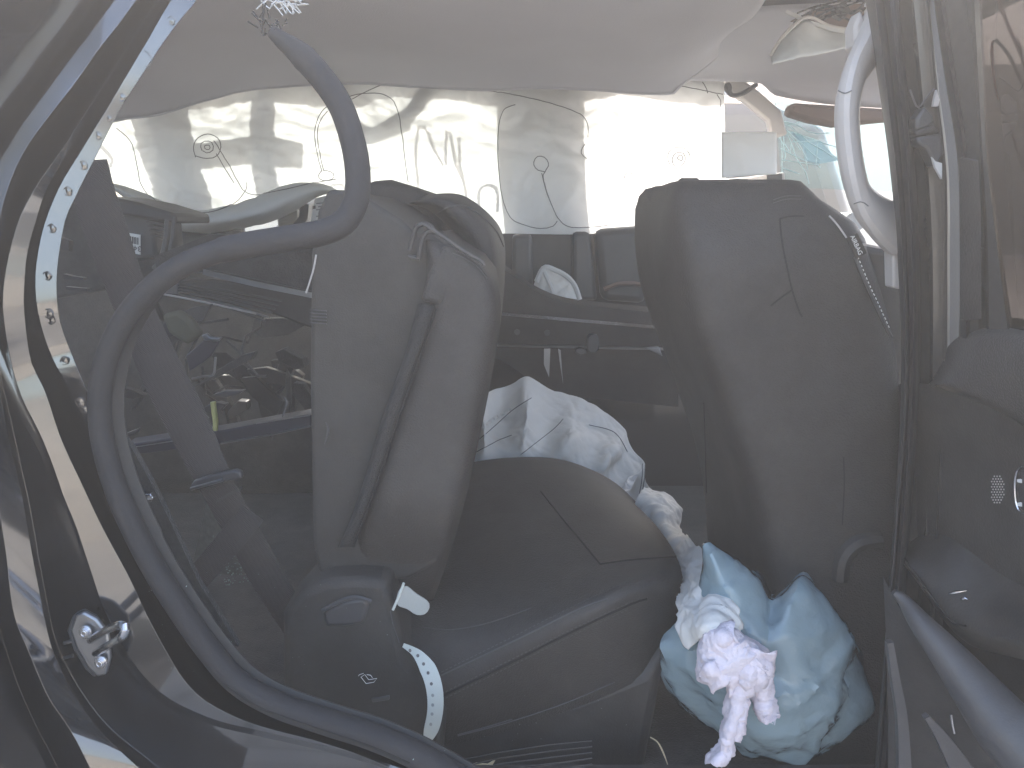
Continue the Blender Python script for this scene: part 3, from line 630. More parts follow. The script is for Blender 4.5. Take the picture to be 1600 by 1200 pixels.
MB().ribbon([P(x, y, 1.46) for x, y in [(1228, 18), (1262, 34), (1300, 46), (1334, 52)]], .006, Vector((0, 0, 1)), .003).build('lining_strip', M_torn, fl)
wr = thing('wire_loom', 'black wires and clips exposed above the torn lining', 'wires', P(1300, 20, 1.5))
random.seed(5)
for k in range(7):
    y0 = random.uniform(2, 34)
    MB().tube([P(x, y, 1.52 - .02 * random.random()) for x, y in cr([(1240 + 6 * k, y0 + 14), (1275, y0 + random.uniform(-4, 8)), (1305, y0 - random.uniform(2, 12)), (1332, y0 - 8 + random.uniform(-8, 8)), (1352, y0 - 20)], 18)], random.uniform(.0014, .0026), 6).build('wire', M_plastic if k % 2 else M_plasticL, wr)
MB().prism([P(x, y, 1.51) for x, y in [(1304, 8), (1322, 2), (1330, 16), (1318, 30), (1306, 24)]], (0, .02, 0)).build('connector', M_plastic, wr, bevel=.002)
MB().prism([P(x, y, 1.56) for x, y in [(1240, 30), (1290, 10), (1350, 5), (1350, 50), (1300, 44), (1262, 32)]], (0, .02, 0)).build('backing_board', M_brown, wr)

# ------------------------------------------------------------------ deployed curtain airbag on the far side
ca = thing('curtain_airbag', 'long white curtain airbag hanging across the far side windows', 'airbag', P(640, 250, 2.12))
def yc(px, py):
    f = .030 * math.sin(px / 46 + 1.1 * math.sin(py / 60) + 2 * N(px, py, .3, 1 / 130)) * (0.35 + .65 * N(px, py, 2, 1 / 160) ** 2 * 2)
    return 2.16 + .5 * f + .035 * N(px, py, 1.7, 1 / 150) + .016 * crumple((px / 100, py / 70, 0), 1.5, 4) + .006 * crumple((px / 55 + py / 300, py / 170, 0), 1.8, 6) - .03 * math.sin(math.pi * min(max((py - 130) / 230, 0), 1))
topc = cr([(60, 120), (170, 178), (230, 172), (330, 140), (420, 122), (700, 116), (900, 116), (1060, 116), (1131, 124)], 200)
botc = cr([(60, 250), (110, 262), (150, 272), (215, 302), (300, 332), (420, 318), (520, 312), (600, 340), (720, 362), (800, 365), (915, 366), (950, 359), (985, 357), (1010, 374), (1090, 384), (1130, 378), (1136, 370)], 200)  # hidden right end hangs lower to block sun leaking onto the floor
grid = []
for i in range(70):
    t = i / 69; row = []
    for a, b in zip(topc, botc):
        q = a.lerp(b, t); row.append(P(q.x, q.y, yc(q.x, q.y)))
    grid.append(row)
cao = MB().loft(grid).build('curtain', M_airbag, ca, auto=0)
# the slack lower lobe folding towards the viewer on the left
lob = [[(150, 275, 2.10), (215, 296, 2.06), (300, 326, 2.02), (390, 310, 2.0), (450, 285, 2.0), (500, 284, 2.02), (535, 300, 2.05)],
       [(152, 276, 2.04), (215, 304, 1.97), (300, 333, 1.93), (390, 322, 1.91), (450, 296, 1.93), (500, 290, 1.97), (535, 303, 2.02)],
       [(155, 280, 2.02), (218, 316, 1.95), (290, 350, 1.91), (390, 340, 1.89), (450, 318, 1.91), (500, 300, 1.96), (536, 305, 2.02)],
       [(160, 286, 2.05), (222, 330, 2.0), (282, 366, 1.98), (380, 357, 1.97), (455, 334, 1.98), (505, 306, 2.01), (537, 308, 2.05)],
       [(165, 284, 2.12), (225, 326, 2.1), (290, 362, 2.1), (380, 352, 2.1), (455, 328, 2.1), (505, 302, 2.1), (537, 306, 2.1)]]
lgrid = displace(across([rail(r, 70) for r in lob], 34), lambda p, u, v: .006 * crumple(p, 6, 1))
lobo = MB().loft(lgrid).build('lower_lobe', M_airbag, ca, auto=0, solid=.002)
cb, lb = bvh(cao), bvh(lobo)
sm = [[(182, 200), (205, 222), (214, 255), (222, 290), (248, 318), (285, 332), (330, 332), (365, 318), (384, 298), (386, 285)],
      [(306, 246), (303, 228), (312, 214), (328, 210), (342, 218), (345, 232), (338, 244), (322, 248), (306, 244)],
      [(316, 236), (314, 226), (322, 220), (332, 224), (333, 234), (325, 239), (317, 236)],
      [(334, 220), (346, 238), (360, 262), (372, 285), (384, 300), (405, 304), (450, 296), (500, 284), (525, 280)],
      [(338, 240), (352, 264), (366, 286)], [(320, 228), (327, 227), (328, 233), (321, 233), (320, 228)],
      [(503, 268), (496, 240), (492, 210), (497, 185), (510, 168), (540, 152), (580, 146), (604, 150), (620, 168), (628, 210), (634, 255), (638, 285)],
      [(506, 266), (500, 240), (496, 212), (500, 190), (512, 174)], [(503, 266), (497, 276), (505, 282), (518, 280), (523, 274), (516, 268), (505, 266)],
      [(418, 132), (450, 132), (490, 127)], [(548, 156), (580, 140), (610, 128)],
      [(640, 132), (700, 136), (760, 142), (810, 150), (860, 162), (905, 178), (918, 195), (918, 215)],
      [(805, 164), (788, 172), (780, 195), (778, 240), (782, 290), (790, 325), (805, 346), (840, 356), (862, 354), (871, 345)],
      [(851, 268), (838, 264), (834, 254), (840, 245), (850, 246), (857, 256), (852, 266), (849, 278), (858, 310), (872, 340), (890, 354), (930, 354), (955, 350)],
      [(846, 270), (854, 300), (866, 330)], [(914, 225), (908, 234), (909, 242), (916, 248)],
      [(1055, 264), (1045, 254), (1044, 240), (1054, 231), (1068, 231), (1078, 242), (1078, 248)],
      [(1058, 264), (1050, 252), (1054, 241), (1064, 238), (1071, 246), (1068, 256), (1059, 264)], [(1058, 248), (1062, 242), (1067, 246), (1064, 252), (1058, 248)],
      [(974, 280), (978, 271), (986, 270), (992, 276)], [(1060, 134), (1100, 142), (1140, 150)], [(1098, 128), (1104, 140), (1106, 146)], [(1120, 148), (1126, 158), (1124, 172)]]
for s_ in sm:
    mb = MB(); L = sum(math.dist(s_[i], s_[i + 1]) for i in range(len(s_) - 1))
    k = max(8, int(L / 5)); q = []
    for x, y in cr(s_, k):
        a, b = onto(cb, x, y, .002), onto(lb, x, y, .002)
        p = b if (a is None or (b is not None and b.y < a.y)) else a
        if p is not None: q.append(p)
    if len(q) > 2: mb.tube(q, .0012, 5).build('seam', M_thread, ca)
MB().loft(displace([[P(1128 + 86 * j / 20, 206 + (72 - 6 * j / 20) * i / 14, 2.10) for j in range(21)] for i in range(15)], lambda p, u, v: .006 * crumple(p, 8, 3))).build('front_flap', mat('lit_flap_cloth', (.88, .88, .87), .8, bump=.3, bscale=60, var=.03), ca, solid=.002, auto=0)  # flap cloth made whiter than the curtain in place of missing sunlight
# printed label on the bag
lbq = [(492, 310), (521, 303), (519, 346), (484, 350)]
lab = MB().prism([P(x, y, 2.03) for x, y in lbq], (0, .002, 0)).build('bag_label', M_paper, ca)
lt = MB()
for i in range(6):
    y = 318 + i * 5; lt.ribbon([P(494 + (i % 2) * 3, y, 2.0285), P(512 - 4 * (i % 3 == 2), y - 1.6, 2.0285)], .0022, Vector((0, 0, 1)), .0004)
lt.prism([P(x, y, 2.0285) for x, y in [(488, 322), (493, 321), (493, 326), (488, 327)]], (0, -.0003, 0))
lt.build('label_print', M_ink, lab)
MB().ribbon([P(x, y, 2.01) for x, y in [(476, 318), (474, 340), (462, 356)]], .022, Vector((1, 0, 0)), .003).build('tether', M_rubberD, ca)

# ------------------------------------------------------------------ front seat
fs = thing('front_seat', 'black leather front seat seen from behind', 'car seat', P(1200, 900, 1.22))
stn = [(1095, 1200, 283, 1.17, 1.29), (1020, 1245, 286, 1.10, 1.37), (1000, 1262, 296, 1.06, 1.41), (991, 1290, 318, 1.04, 1.43), (988, 1322, 352, 1.02, 1.44), (989, 1345, 400, 1.00, 1.45), (996, 1368, 460, 1.0, 1.45), (1012, 1385, 520, 1.0, 1.45), (1038, 1395, 600, 1.0, 1.45), (1062, 1400, 680, 1.0, 1.45), (1082, 1400, 760, 1.0, 1.45), (1095, 1400, 850, 1.0, 1.45), (1100, 1400, 960, 1.0, 1.45), (1106, 1400, 1100, 1.0, 1.45)]
def section(xl, xr, y0, y1, z, e=7.5, k=64, bl=.0):
    cx, cy, hx, hy = (xl + xr) / 2, (y0 + y1) / 2, (xr - xl) / 2, (y1 - y0) / 2
    out = []
    for i in range(k):
        a = 2 * math.pi * i / k; c, s_ = math.cos(a), math.sin(a)
        out.append(Vector((cx + hx * math.copysign(abs(c) ** (2 / e), c), cy + hy * math.copysign(abs(s_) ** (2 / e), s_), z)))
    return out
secs = []
for (a, b, y, yn, yf) in stn:
    z = P((a + b) / 2, y, 1.2).z
    xl = P(a, y, yf - .04).x; xr = max(P(b, y, yn + .03).x, xl + .05) + (.022 if y > 330 else 0)
    secs.append(section(xl, xr, yn, yf, z))
secs = across(secs, 40)
fso = MB().loft(secs, close_u=True, cap=True)
# outward swell of the padded back
fso = fso.build('backrest', M_leather, fs, auto=0)
fsb = bvh(fso)
for pts, r_ in (([(1218, 342), (1222, 380), (1230, 420), (1238, 455), (1248, 485), (1253, 495)], .0011), ([(1218, 342), (1236, 338), (1256, 338)], .0009), ([(1238, 453), (1222, 464), (1204, 478)], .0011)):
    mb = MB(); stitch(fsb, pts, r_, 24, mb, lift=.0002); mb.build('seam', M_crease, fs)
for off in (0, 5):
    mb = MB(); stitch(fsb, [(1208, 318 - off), (1228, 312 - off), (1252, 312 - off)], .0006, 16, mb); mb.build('topstitch', M_threadL, fs)
mb = MB(); stitch(fsb, [(1295, 338), (1308, 352), (1322, 372)], .0012, 12, mb); mb.build('piping', M_beige, fs)
mb = MB(); stitch(fsb, [(1335, 402), (1350, 438), (1368, 478), (1384, 512), (1392, 526)], .0022, 26, mb, lift=.001); mb.build('airbag_seam', M_plasticL, fs)
mb = MB(); stitch(fsb, [(1338, 402), (1353, 438), (1371, 478), (1386, 512)], .0006, 36, mb, lift=.003, dash=True); mb.build('topstitch', M_white, fs)
for x0, x1, y in ((1060, 1093, 290), (1135, 1172, 292)):
    MB().tube([P(x, yy_, 1.24) for x, yy_ in [(x0, y + 3), (x0 + 6, y - 3), (x1 - 6, y - 3), (x1, y + 4)]], .009, 8).build('headrest_socket', M_rubberD, fs)
c = onto(fsb, 1339, 384, .002, 1.0)
tgx = (P(1346, 398, 1.0) - P(1332, 372, 1.0))
tq = [P(1331, 368, .988), P(1338, 383, .986), P(1346, 400, .988)]
tab_ = MB().ribbon(tq, .015, Vector((1, 0, .45)), .0016).build('airbag_tag', M_leather, fs)
text_obj('AIRBAG', 'tag_print', M_white, tab_, P(1338, 383, .9835), tq[2] - tq[0], (tq[2] - tq[0]).cross(Vector((0, 1, 0))), .0078)
# map pocket and lower back board with the round dent
for pts in ([(1100, 630), (1102, 690), (1104, 770)], [(1318, 715), (1319, 760), (1316, 820)]):
    mb = MB(); stitch(fsb, pts, .0009, 20, mb, lift=.0001); mb.build('seam', M_crease, fs)
# seat base with rail
MB().prism([P(x, y, 1.03) for x, y in [(1300, 850), (1420, 850), (1420, 1080), (1310, 1080)]], (0, .35, 0)).build('seat_base', M_plastic, fs, bevel=.03, seg=3)
MB().tube([P(x, y, 1.0) for x, y in cr([(1312, 905), (1318, 870), (1340, 848), (1375, 842)], 16)], .012, 8).build('recliner_cover', M_plastic, fs)

# ------------------------------------------------------------------ rear seat (near side)
rs = thing('rear_seat', 'near rear seat with tilted black backrest and wide leather cushion', 'car seat', P(760, 1100, 1.25))
Y0 = 1.0
bo = [(655, 372), (668, 362), (700, 385), (745, 410), (768, 440), (776, 480), (772, 530), (758, 600), (740, 680), (722, 760), (704, 830), (684, 880), (640, 905), (560, 915), (500, 905), (488, 850), (484, 600), (486, 400), (496, 330), (512, 296), (540, 297), (580, 314), (630, 346)]
MB().prism([P(x, y, Y0) for x, y in bo], (0, .40, 0)).build('backrest', M_backpanel, rs, bevel=.022, seg=4)
def bulge(lft, rgt, Yb, bul, nn=50, m=18, rim=.03, pw=3.0):
    L_, R_ = cr(lft, nn), cr(rgt, nn); rows = []
    for i in range(m):
        v = i / (m - 1); s_ = 1 - abs(2 * v - 1) ** pw
        row = []
        for j in range(nn):
            u = j / (nn - 1); e = min(1, u / .06, (1 - u) / .06); e = math.sin(e * math.pi / 2) ** .5
            q = L_[j].lerp(R_[j], v)
            row.append(P(q.x, q.y, Yb + rim - (rim + bul) * (s_ ** .5) * (.55 + .45 * e)))
        rows.append(row)
    return rows
bl = [(664, 374), (664, 425), (668, 475), (640, 560), (610, 650), (582, 740), (556, 810), (540, 860), (535, 900)]
brt = [(712, 384), (760, 416), (780, 455), (781, 510), (768, 590), (750, 680), (730, 770), (708, 850), (680, 905)]
bl[-1] = (536, 930); brt[-1] = (676, 940)
bgr = bulge(bl, brt, .99, .022, pw=5)
bgr = [[p + ray(700, 900) * (.11 * max(0, j / 49 - .72) ** 1.5 * 4) for j, p in enumerate(row)] for row in bgr]
bolster = MB().loft(bgr).build('bolster', M_leatherL, rs, auto=0)
bb = bvh(bolster)
ms_l = [(654, 474), (630, 560), (598, 650), (572, 740), (548, 810), (528, 855)]
ms_r = [(683, 478), (662, 545), (634, 625), (606, 710), (578, 790), (553, 855)]
MB().loft(bulge(ms_l, ms_r, .975, .012, rim=.01, m=10)).build('woven_strip', M_mesh, rs, auto=0)
MB().prism([P(x, y, .968) for x, y in [(657, 472), (668, 430), (690, 384), (708, 384), (724, 410), (706, 450), (688, 480), (676, 474)]], (0, .03, 0)).build('bolster_cap', M_leatherL, rs, bevel=.008, seg=3)
MB().tube([P(x, y, .958) for x, y in cr([(682, 482), (660, 548), (632, 628), (604, 712), (576, 792), (552, 855)], 40)], .0012, 5).build('seam', M_crease, rs)
for off in (0, 5):
    mb = MB(); stitch(bb, [(692, 388 + off), (715, 394 + off), (742, 410 + off), (760, 430 + off)], .0007, 26, mb, lift=.0012); mb.build('topstitch', M_threadL, rs)
MB().tube([P(x, y, .966) for x, y in cr([(655, 352), (662, 350), (690, 368), (725, 392), (752, 408), (757, 416)], 24)], .0022, 6).build('piping', M_plasticL, rs)
# release catch
ct = MB(); ct.tube([P(x, y, .985) for x, y in cr([(640, 392), (646, 370), (652, 353), (668, 350), (680, 362), (668, 362), (660, 375), (654, 404)], 26)], .003, 6)
ct.build('release_catch', M_plastic, rs)
MB().prism([P(x, y, .988) for x, y in [(636, 398), (650, 400), (656, 408), (640, 404)]], (0, .01, 0)).build('catch_tab', M_plasticL, rs, bevel=.002)
# side seam on the back board and little vents
MB().tube([P(x, y, .995) for x, y in cr([(494, 398), (490, 420), (484, 440), (478, 458)], 10)], .0012, 5).build('edge_bead', M_beige, rs)
for i in range(5):
    MB().tube([P(484, 484 + i * 5, .994), P(510, 486 + i * 5, .994)], .001, 5).build('vent_rib', M_plasticL, rs)
for pts in ([(509, 660), (513, 672), (507, 694)], [(443, 620), (448, 630), (441, 652)]):
    MB().tube([P(x, y, .99) for x, y in cr(pts, 8)], [.0006, .0014, .002, .002, .0016, .0014, .001, .0005], 5).build('scuff', M_plasticL, rs)
# second backrest (middle and far place) with rounded shoulders
mo = [(560, 300), (575, 283), (610, 280), (650, 292), (672, 304), (700, 312), (730, 330), (760, 370), (760, 600), (560, 700)]
MB().prism([P(x, y, 1.48) for x, y in mo], (0, .5, 0)).build('middle_backrest', M_leather, rs, bevel=.05, seg=5)
ml = [(640, 318), (672, 330), (706, 362), (730, 400), (742, 440), (746, 520), (735, 620)]
mr = [(668, 304), (720, 304), (766, 336), (787, 372), (789, 430), (780, 520), (760, 620)]
msh = MB().loft(bulge(ml, mr, 1.34, .05, rim=.14)).build('shoulder_bolster', M_leatherL, rs, auto=0)
mbv = bvh(msh)
mb = MB(); stitch(mbv, [(683, 334), (700, 324), (725, 322), (752, 338), (775, 362), (786, 385)], .0011, 40, mb, lift=.001); mb.build('topstitch', M_threadL, rs)
# cushion, rails run rear -> front
kr = [[(600, 1180, 1.0), (700, 1165, 1.0), (800, 1140, 1.0), (900, 1106, 1.0), (980, 1072, 1.0), (1030, 1040, 1.02), (1048, 1010, 1.05)],
      [(600, 1130, .975), (700, 1096, .972), (800, 1042, .97), (900, 990, .972), (985, 950, .985), (1036, 946, 1.02), (1056, 985, 1.05)],
      [(600, 1115, .972), (700, 1082, .968), (800, 1030, .966), (900, 978, .968), (985, 938, .98), (1040, 930, 1.02), (1062, 965, 1.06)],
      [(600, 1085, .978), (700, 1050, .974), (800, 1000, .972), (900, 952, .976), (985, 915, .99), (1045, 908, 1.03), (1070, 945, 1.08)],
      [(600, 1000, 1.02), (700, 985, 1.01), (800, 960, 1.01), (900, 925, 1.02), (985, 893, 1.05), (1048, 882, 1.09), (1074, 925, 1.14)],
      [(600, 920, 1.12), (700, 905, 1.12), (800, 888, 1.12), (900, 870, 1.13), (985, 855, 1.15), (1045, 860, 1.18), (1072, 905, 1.22)],
      [(600, 830, 1.32), (700, 815, 1.32), (800, 800, 1.32), (880, 790, 1.32), (950, 790, 1.32), (1015, 812, 1.33), (1058, 868, 1.35)],
      [(620, 760, 1.48), (700, 745, 1.48), (780, 733, 1.48), (850, 730, 1.48), (910, 740, 1.48), (970, 768, 1.48), (1030, 828, 1.48)],
      [(640, 728, 1.56), (720, 724, 1.56), (790, 717, 1.56), (860, 717, 1.56), (915, 732, 1.56), (968, 762, 1.56), (1026, 822, 1.56)],
      [(640, 760, 1.60), (720, 760, 1.60), (790, 760, 1.60), (860, 760, 1.60), (915, 775, 1.60), (960, 800, 1.60), (1010, 860, 1.60)]]
kg = across([rail(r, 60) for r in kr], 60)
cu_ = MB().loft(kg)
cu_.loft([[r[-1] for r in kg], [r[-1] + Vector((-.02, .02, -.06)) for r in kg], [r[-1] + Vector((-.05, .03, -.2)) for r in kg]])
cush = cu_.build('cushion', M_leather, rs, auto=0)
kb = bvh(cush)
for pts, r_ in (([(845, 768), (880, 812), (912, 850), (938, 882)], .0016), ([(938, 882), (980, 876), (1030, 872), (1060, 870)], .0016), ([(690, 1088), (800, 1034), (900, 984), (985, 944), (1010, 936)], .0016)):
    mb = MB(); stitch(kb, pts, r_, 30, mb, lift=.0003); mb.build('seam', M_crease, rs)
for off in (-5, 5, 38):
    mb = MB(); stitch(kb, [(690, 1088 - off), (800, 1034 - off), (900, 984 - off), (980, 947 - off)], .0006, 90, mb, lift=.001, dash=True); mb.build('topstitch', M_threadL, rs)
mb = MB(); stitch(kb, [(690, 1055), (800, 1003), (900, 954), (950, 935)], .0012, 60, mb, lift=.0003); mb.build('seam', M_threadL, rs)
mb = MB(); stitch(kb, [(660, 980), (700, 984), (745, 978), (790, 965), (830, 950)], .0007, 30, mb, lift=.0004); mb.build('wrinkle', M_threadL, rs)
# lower plastic side cover with recess, pictogram and thin edge lines
so = [(440, 960), (470, 925), (510, 908), (560, 905), (606, 908), (618, 960), (634, 1030), (676, 1080), (696, 1120), (690, 1200), (560, 1200), (440, 1120)]
cov = MB().prism([P(x, y, .955) for x, y in so], (0, .10, 0)).build('side_cover', M_backpanel, rs, bevel=.012, seg=3)
MB().prism([P(x, y, .950) for x, y in [(504, 956), (540, 938), (568, 934), (578, 944), (568, 976), (540, 980), (508, 980)]], (0, .02, 0)).build('lever_paddle', M_plasticL, rs, bevel=.006, seg=3)
MB().tube([P(x, y, .948) for x, y in cr([(504, 954), (530, 940), (555, 933), (580, 940)], 14)], .003, 6).build('lever_edge', M_plasticL, rs)
ic = MB()
for pts in ([(564, 1058), (572, 1068), (584, 1066), (589, 1060), (576, 1062), (570, 1054), (564, 1058)], [(560, 1056), (562, 1054), (568, 1052)], [(573, 1054), (579, 1055), (582, 1059)]):
    ic.tube([P(x, y, .9535) for x, y in pts], .0008, 4, flat=.5)
ic.build('seat_pictogram', M_white, cov)
MB().prism([P(x, y, .953) for x, y in [(580, 1092), (594, 1090), (609, 1087), (608, 1094), (582, 1098)]], (0, .01, 0)).build('cover_notch', M_plasticL, rs, bevel=.001)
MB().tube([P(x, y, .953) for x, y in [(610, 955), (614, 975), (624, 1004)]], .0007, 4).build('edge_line', M_plasticL, rs)
for pts in ([(590, 1118), (630, 1108), (665, 1098)], [(715, 1150), (790, 1130), (880, 1100), (960, 1066)], [(715, 1148), (760, 1136), (800, 1124)]):
    MB().tube([P(x, y, .962) for x, y in cr(pts, 16)], .0008, 5).build('edge_line', M_plasticL, rs)
MB().prism([P(x, y, 1.0) for x, y in [(640, 1130), (760, 1120), (900, 1090), (1000, 1050), (1045, 1010), (1030, 1100), (1000, 1250), (640, 1250)]], (0, .5, 0)).build('seat_base', M_plastic, rs, bevel=.02, seg=3)

# scuff plate on the sill with pressed ribs
MB().box((-.12, .80, .47), (.9, .92, .476)).build('scuff_plate', M_plastic, car)
for i in range(5):
    pts = [P(700 + 10 * i, 1192 + 9 * i, .93 - .015 * i), P(780, 1176 + 9 * i, .93 - .015 * i), P(860 + 8 * i, 1164 + 9 * i, .93 - .015 * i), P(925, 1158 + 9 * i, .93 - .015 * i)]
    MB().tube(pts, .0010, 6).build('sill_rib', M_plastic, car)

# ------------------------------------------------------------------ loose door seal
se = thing('door_seal', 'thick black rubber door seal torn loose and looping across the opening', 'door seal', P(160, 640, .75))
sp = [(424, 48, .80), (440, 62, .80), (468, 84, .80), (500, 118, .795), (532, 165, .79), (551, 220, .785), (559, 270, .78), (556, 315, .775), (536, 348, .77), (500, 364, .765), (440, 374, .76), (380, 384, .755), (330, 396, .752), (280, 418, .75), (235, 452, .75), (198, 495, .75), (172, 545, .752), (158, 600, .755), (156, 650, .757), (163, 700, .758), (180, 760, .758), (208, 825, .758), (245, 895, .758), (290, 965, .758), (330, 1020, .757), (372, 1066, .755), (430, 1100, .752), (510, 1128, .75), (580, 1150, .748), (650, 1180, .745), (730, 1226, .742), (790, 1270, .74)]
spc = [P(*p) for p in cr(sp, 220)]
rad = []
for i in range(220):
    t = i / 219; r = .0112
    if t < .04: r = .006 + .0075 * (t / .04)
    elif t < .30: r = .0125
    if t > .55: r = .0115 + .004 * (t - .55) / .45
    rad.append(r)
seo = MB().tube(spc, rad, 14).build('hollow_bulb', M_rubber, se, auto=0)
lipp = [p + Vector((0.004, .012, 0)) + (Vector((.003, 0, .002)) if 0.35 < i / 219 < .6 else Vector((.002, 0, .001))) for i, p in enumerate(spc)]
MB().ribbon(lipp[60:], .022, Vector((.6, .3, .5)), .004).build('clip_channel', M_rubberD, se)
sb_ = bvh(seo)
mb = MB(); stitch(sb_, [(352, 1068), (400, 1102), (450, 1122), (520, 1146), (580, 1166), (640, 1192)], .0012, 50, mb, lift=.0002); mb.build('groove', M_crease, se)
fz = MB(); random.seed(11)
for k in range(26):
    a = Vector(spc[0]); a += Vector((random.uniform(-.012, .012), random.uniform(-.006, .006), random.uniform(-.006, .012)))
    fz.tube([a, a + Vector((random.uniform(-.01, .008), random.uniform(-.004, .004), random.uniform(.0, .014)))], .0007, 4)
fz.build('torn_end', M_rubber, se)
sc_ = MB()
for k in range(40):
    a = P(random.uniform(408, 470), random.uniform(-8, 8), .82)
    sc_.tube([a, a + Vector((random.uniform(-.012, .012), random.uniform(-.004, .004), random.uniform(-.012, .004)))], .0006, 4)
tag(sc_.build('torn_foam', M_torn), 'tuft of torn pale foam fibres above the broken seal end', 'foam')

# ------------------------------------------------------------------ seat belt
be = thing('seat_belt', 'dark grey seat belt slanting down behind the loose seal with its tongue', 'seat belt', P(335, 745, .98))
bc = [(136, 250, 1.04), (146, 300, 1.04), (172, 380, 1.03), (205, 470, 1.02), (250, 575, 1.0), (292, 660, .99), (334, 748, .98), (378, 830, 1.0), (425, 915, 1.02), (470, 990, 1.04), (505, 1050, 1.06)]
bpt = [P(*p) for p in cr(bc, 70)]
wd = [.052 + .004 * math.sin(i * .25) for i in range(70)]
MB().ribbon(bpt, wd, [Vector((1, .25 * math.sin(i * .07), .35)) for i in range(70)], .0022).build('webbing', M_belt, be)
MB().ribbon([P(x, y, Y) for x, y, Y in cr([(395, 800, .985), (372, 830, .99), (340, 868, 1.0), (300, 915, 1.02), (270, 960, 1.04)], 20)], .036, Vector((1, 0, -1)), .0022).build('lap_webbing', M_belt, be)
MB().prism([P(x, y, .965) for x, y in [(296, 760), (302, 752), (330, 742), (366, 735), (376, 738), (378, 748), (352, 754), (322, 764), (304, 768)]], (0, .012, 0)).build('tongue', M_plasticL, be, bevel=.003, seg=3)
MB().tube([P(298, 764, .962), P(348, 750, .962)], .0025, 6).build('tongue_bar', M_steel, be)
mb = MB()
for k in range(14): mb.tube([P(338 + k * 3, 786 - k * 1.6, .974), P(340 + k * 3, 780 - k * 1.6, .974)], .0007, 4)
mb.build('stitching', M_threadL, be)
# bolt on the inner panel
bo_ = thing('bolt', None, None, P(232, 778, .9)); bo_.parent = car; bo_.matrix_parent_inverse = wm(car).inverted()
MB().prism([P(232, 778, .90) + Vector((.0062 * math.cos(k * 1.047), -.001, .0062 * math.sin(k * 1.047))) for k in range(6)], (0, .01, 0)).build('bolt_head', M_chrome, bo_, bevel=.001)
MB().tube([P(224, 779, .90), P(238, 777, .90)], .003, 8).build('bolt_shank', M_chrome, bo_)
MB().prism([P(x, y, .915) for x, y in [(160, 640), (206, 700), (240, 762), (268, 820), (310, 910), (372, 1010), (320, 1010), (200, 820)]], (0, .01, 0)).build('wheel_house', M_carpet, car)

# ------------------------------------------------------------------ wrecked luggage bay on the left
bx = thing('plastic_module', 'grey black plastic box with a white barcode sticker', 'plastic box', P(220, 360, 1.6))
MB().prism([P(x, y, 1.60) for x, y in [(140, 318), (205, 318), (240, 340), (245, 402), (200, 408), (150, 400)]], (0, .14, 0)).build('housing', M_plasticL, bx, bevel=.008, seg=3)
MB().prism([P(x, y, 1.57) for x, y in [(130, 306), (165, 306), (215, 316), (274, 334), (276, 350), (226, 342), (150, 330)]], (0, .18, 0)).build('lid', M_plastic, bx, bevel=.006)
for x, w_ in ((262, 8), (272, 6)):
    MB().ribbon([P(x, y, 1.58) for x, y in cr([(x + 2, 338), (x, 370), (x - 8, 405), (x - 20, 420)], 12)], w_ * .0013, Vector((1, 0, 0)), .02).build('clip_arm', M_plasticL, bx, bevel=.002)
for k in range(4):
    MB().ribbon([P(230 + k * 2, 346 + k * 7, 1.585), P(262, 352 + k * 7, 1.585)], .004, Vector((0, 0, 1)), .01).build('louvre', M_plastic, bx)
stk = MB().prism([P(x, y, 1.594) for x, y in [(184, 361), (219, 367), (219, 398), (198, 394)]], (0, .003, 0)).build('sticker', M_paper, bx)
bars = MB(); random.seed(2); x = 187
while x < 217:
    w_ = random.choice((.8, 1.2, 2.0)); yo = (x - 184) * .17
    bars.prism([P(x, 366 + yo, 1.5925), P(x + w_, 366 + yo, 1.5925), P(x + w_, 377 + yo, 1.5925), P(x, 377 + yo, 1.5925)], (0, -.0004, 0)); x += w_ + random.choice((.8, 1.4))
bars.build('barcode', M_ink, stk)
text_obj('3499', 'sticker_print', M_ink, stk, P(209, 387, 1.592), (-1, 0, .17), (0, 0, -1), .0155)

rt = thing('ribbed_trim', 'broken ribbed black trim panel with bright edge behind the rear seat', 'trim panel', P(380, 460, 1.5))
MB().prism([P(x, y, 1.52) for x, y in [(246, 457), (276, 440), (330, 436), (420, 448), (500, 466), (505, 520), (430, 492), (330, 470)]], (0, .05, 0)).build('panel', M_plastic, rt, bevel=.005)
for i in range(6):
    MB().tube([P(x, y, 1.517) for x, y in [(278, 442 + i * 4.2), (360, 455 + i * 5.4), (440 - 5 * i, 470 + i * 6.4)]], .0022, 6).build('rib', M_plasticL if i != 4 else M_steel, rt)
MB().prism([P(x, y, 1.512) for x, y in [(248, 456), (277, 440), (277, 460)]], (0, .01, 0)).build('end_gusset', M_steel, rt)
MB().tube([P(x, y, 1.505) for x, y in [(242, 457), (320, 472), (400, 490)]], .002, 6).build('edge_bead', M_beige, rt)
MB().ribbon([P(x, y, 1.45) for x, y in [(318, 425), (400, 444), (490, 462)]], .010, Vector((0, 0, 1)), .006).build('bright_strip', M_steel, rt)
MB().tube([P(x, y, 1.448) for x, y in [(335, 422), (410, 438), (488, 455)]], .0014, 5).build('edge_bead', M_plasticL, rt)
MB().prism([P(x, y, 1.5) for x, y in [(240, 400), (330, 366), (500, 372), (500, 466), (400, 440), (320, 424), (250, 440)]], (0, .02, 0)).build('parcel_panel', M_carpet, rt)
fb_ = thing('folded_bracket', 'blue grey folded metal bracket standing in the dark luggage bay', 'bracket', P(310, 560, 1.35))
MB().prism([P(x, y, 1.36) for x, y in [(290, 556), (318, 532), (336, 526), (342, 534), (330, 556), (318, 566), (296, 580)]], (0, .008, 0)).build('plate', M_bluest, fb_, bevel=.002)
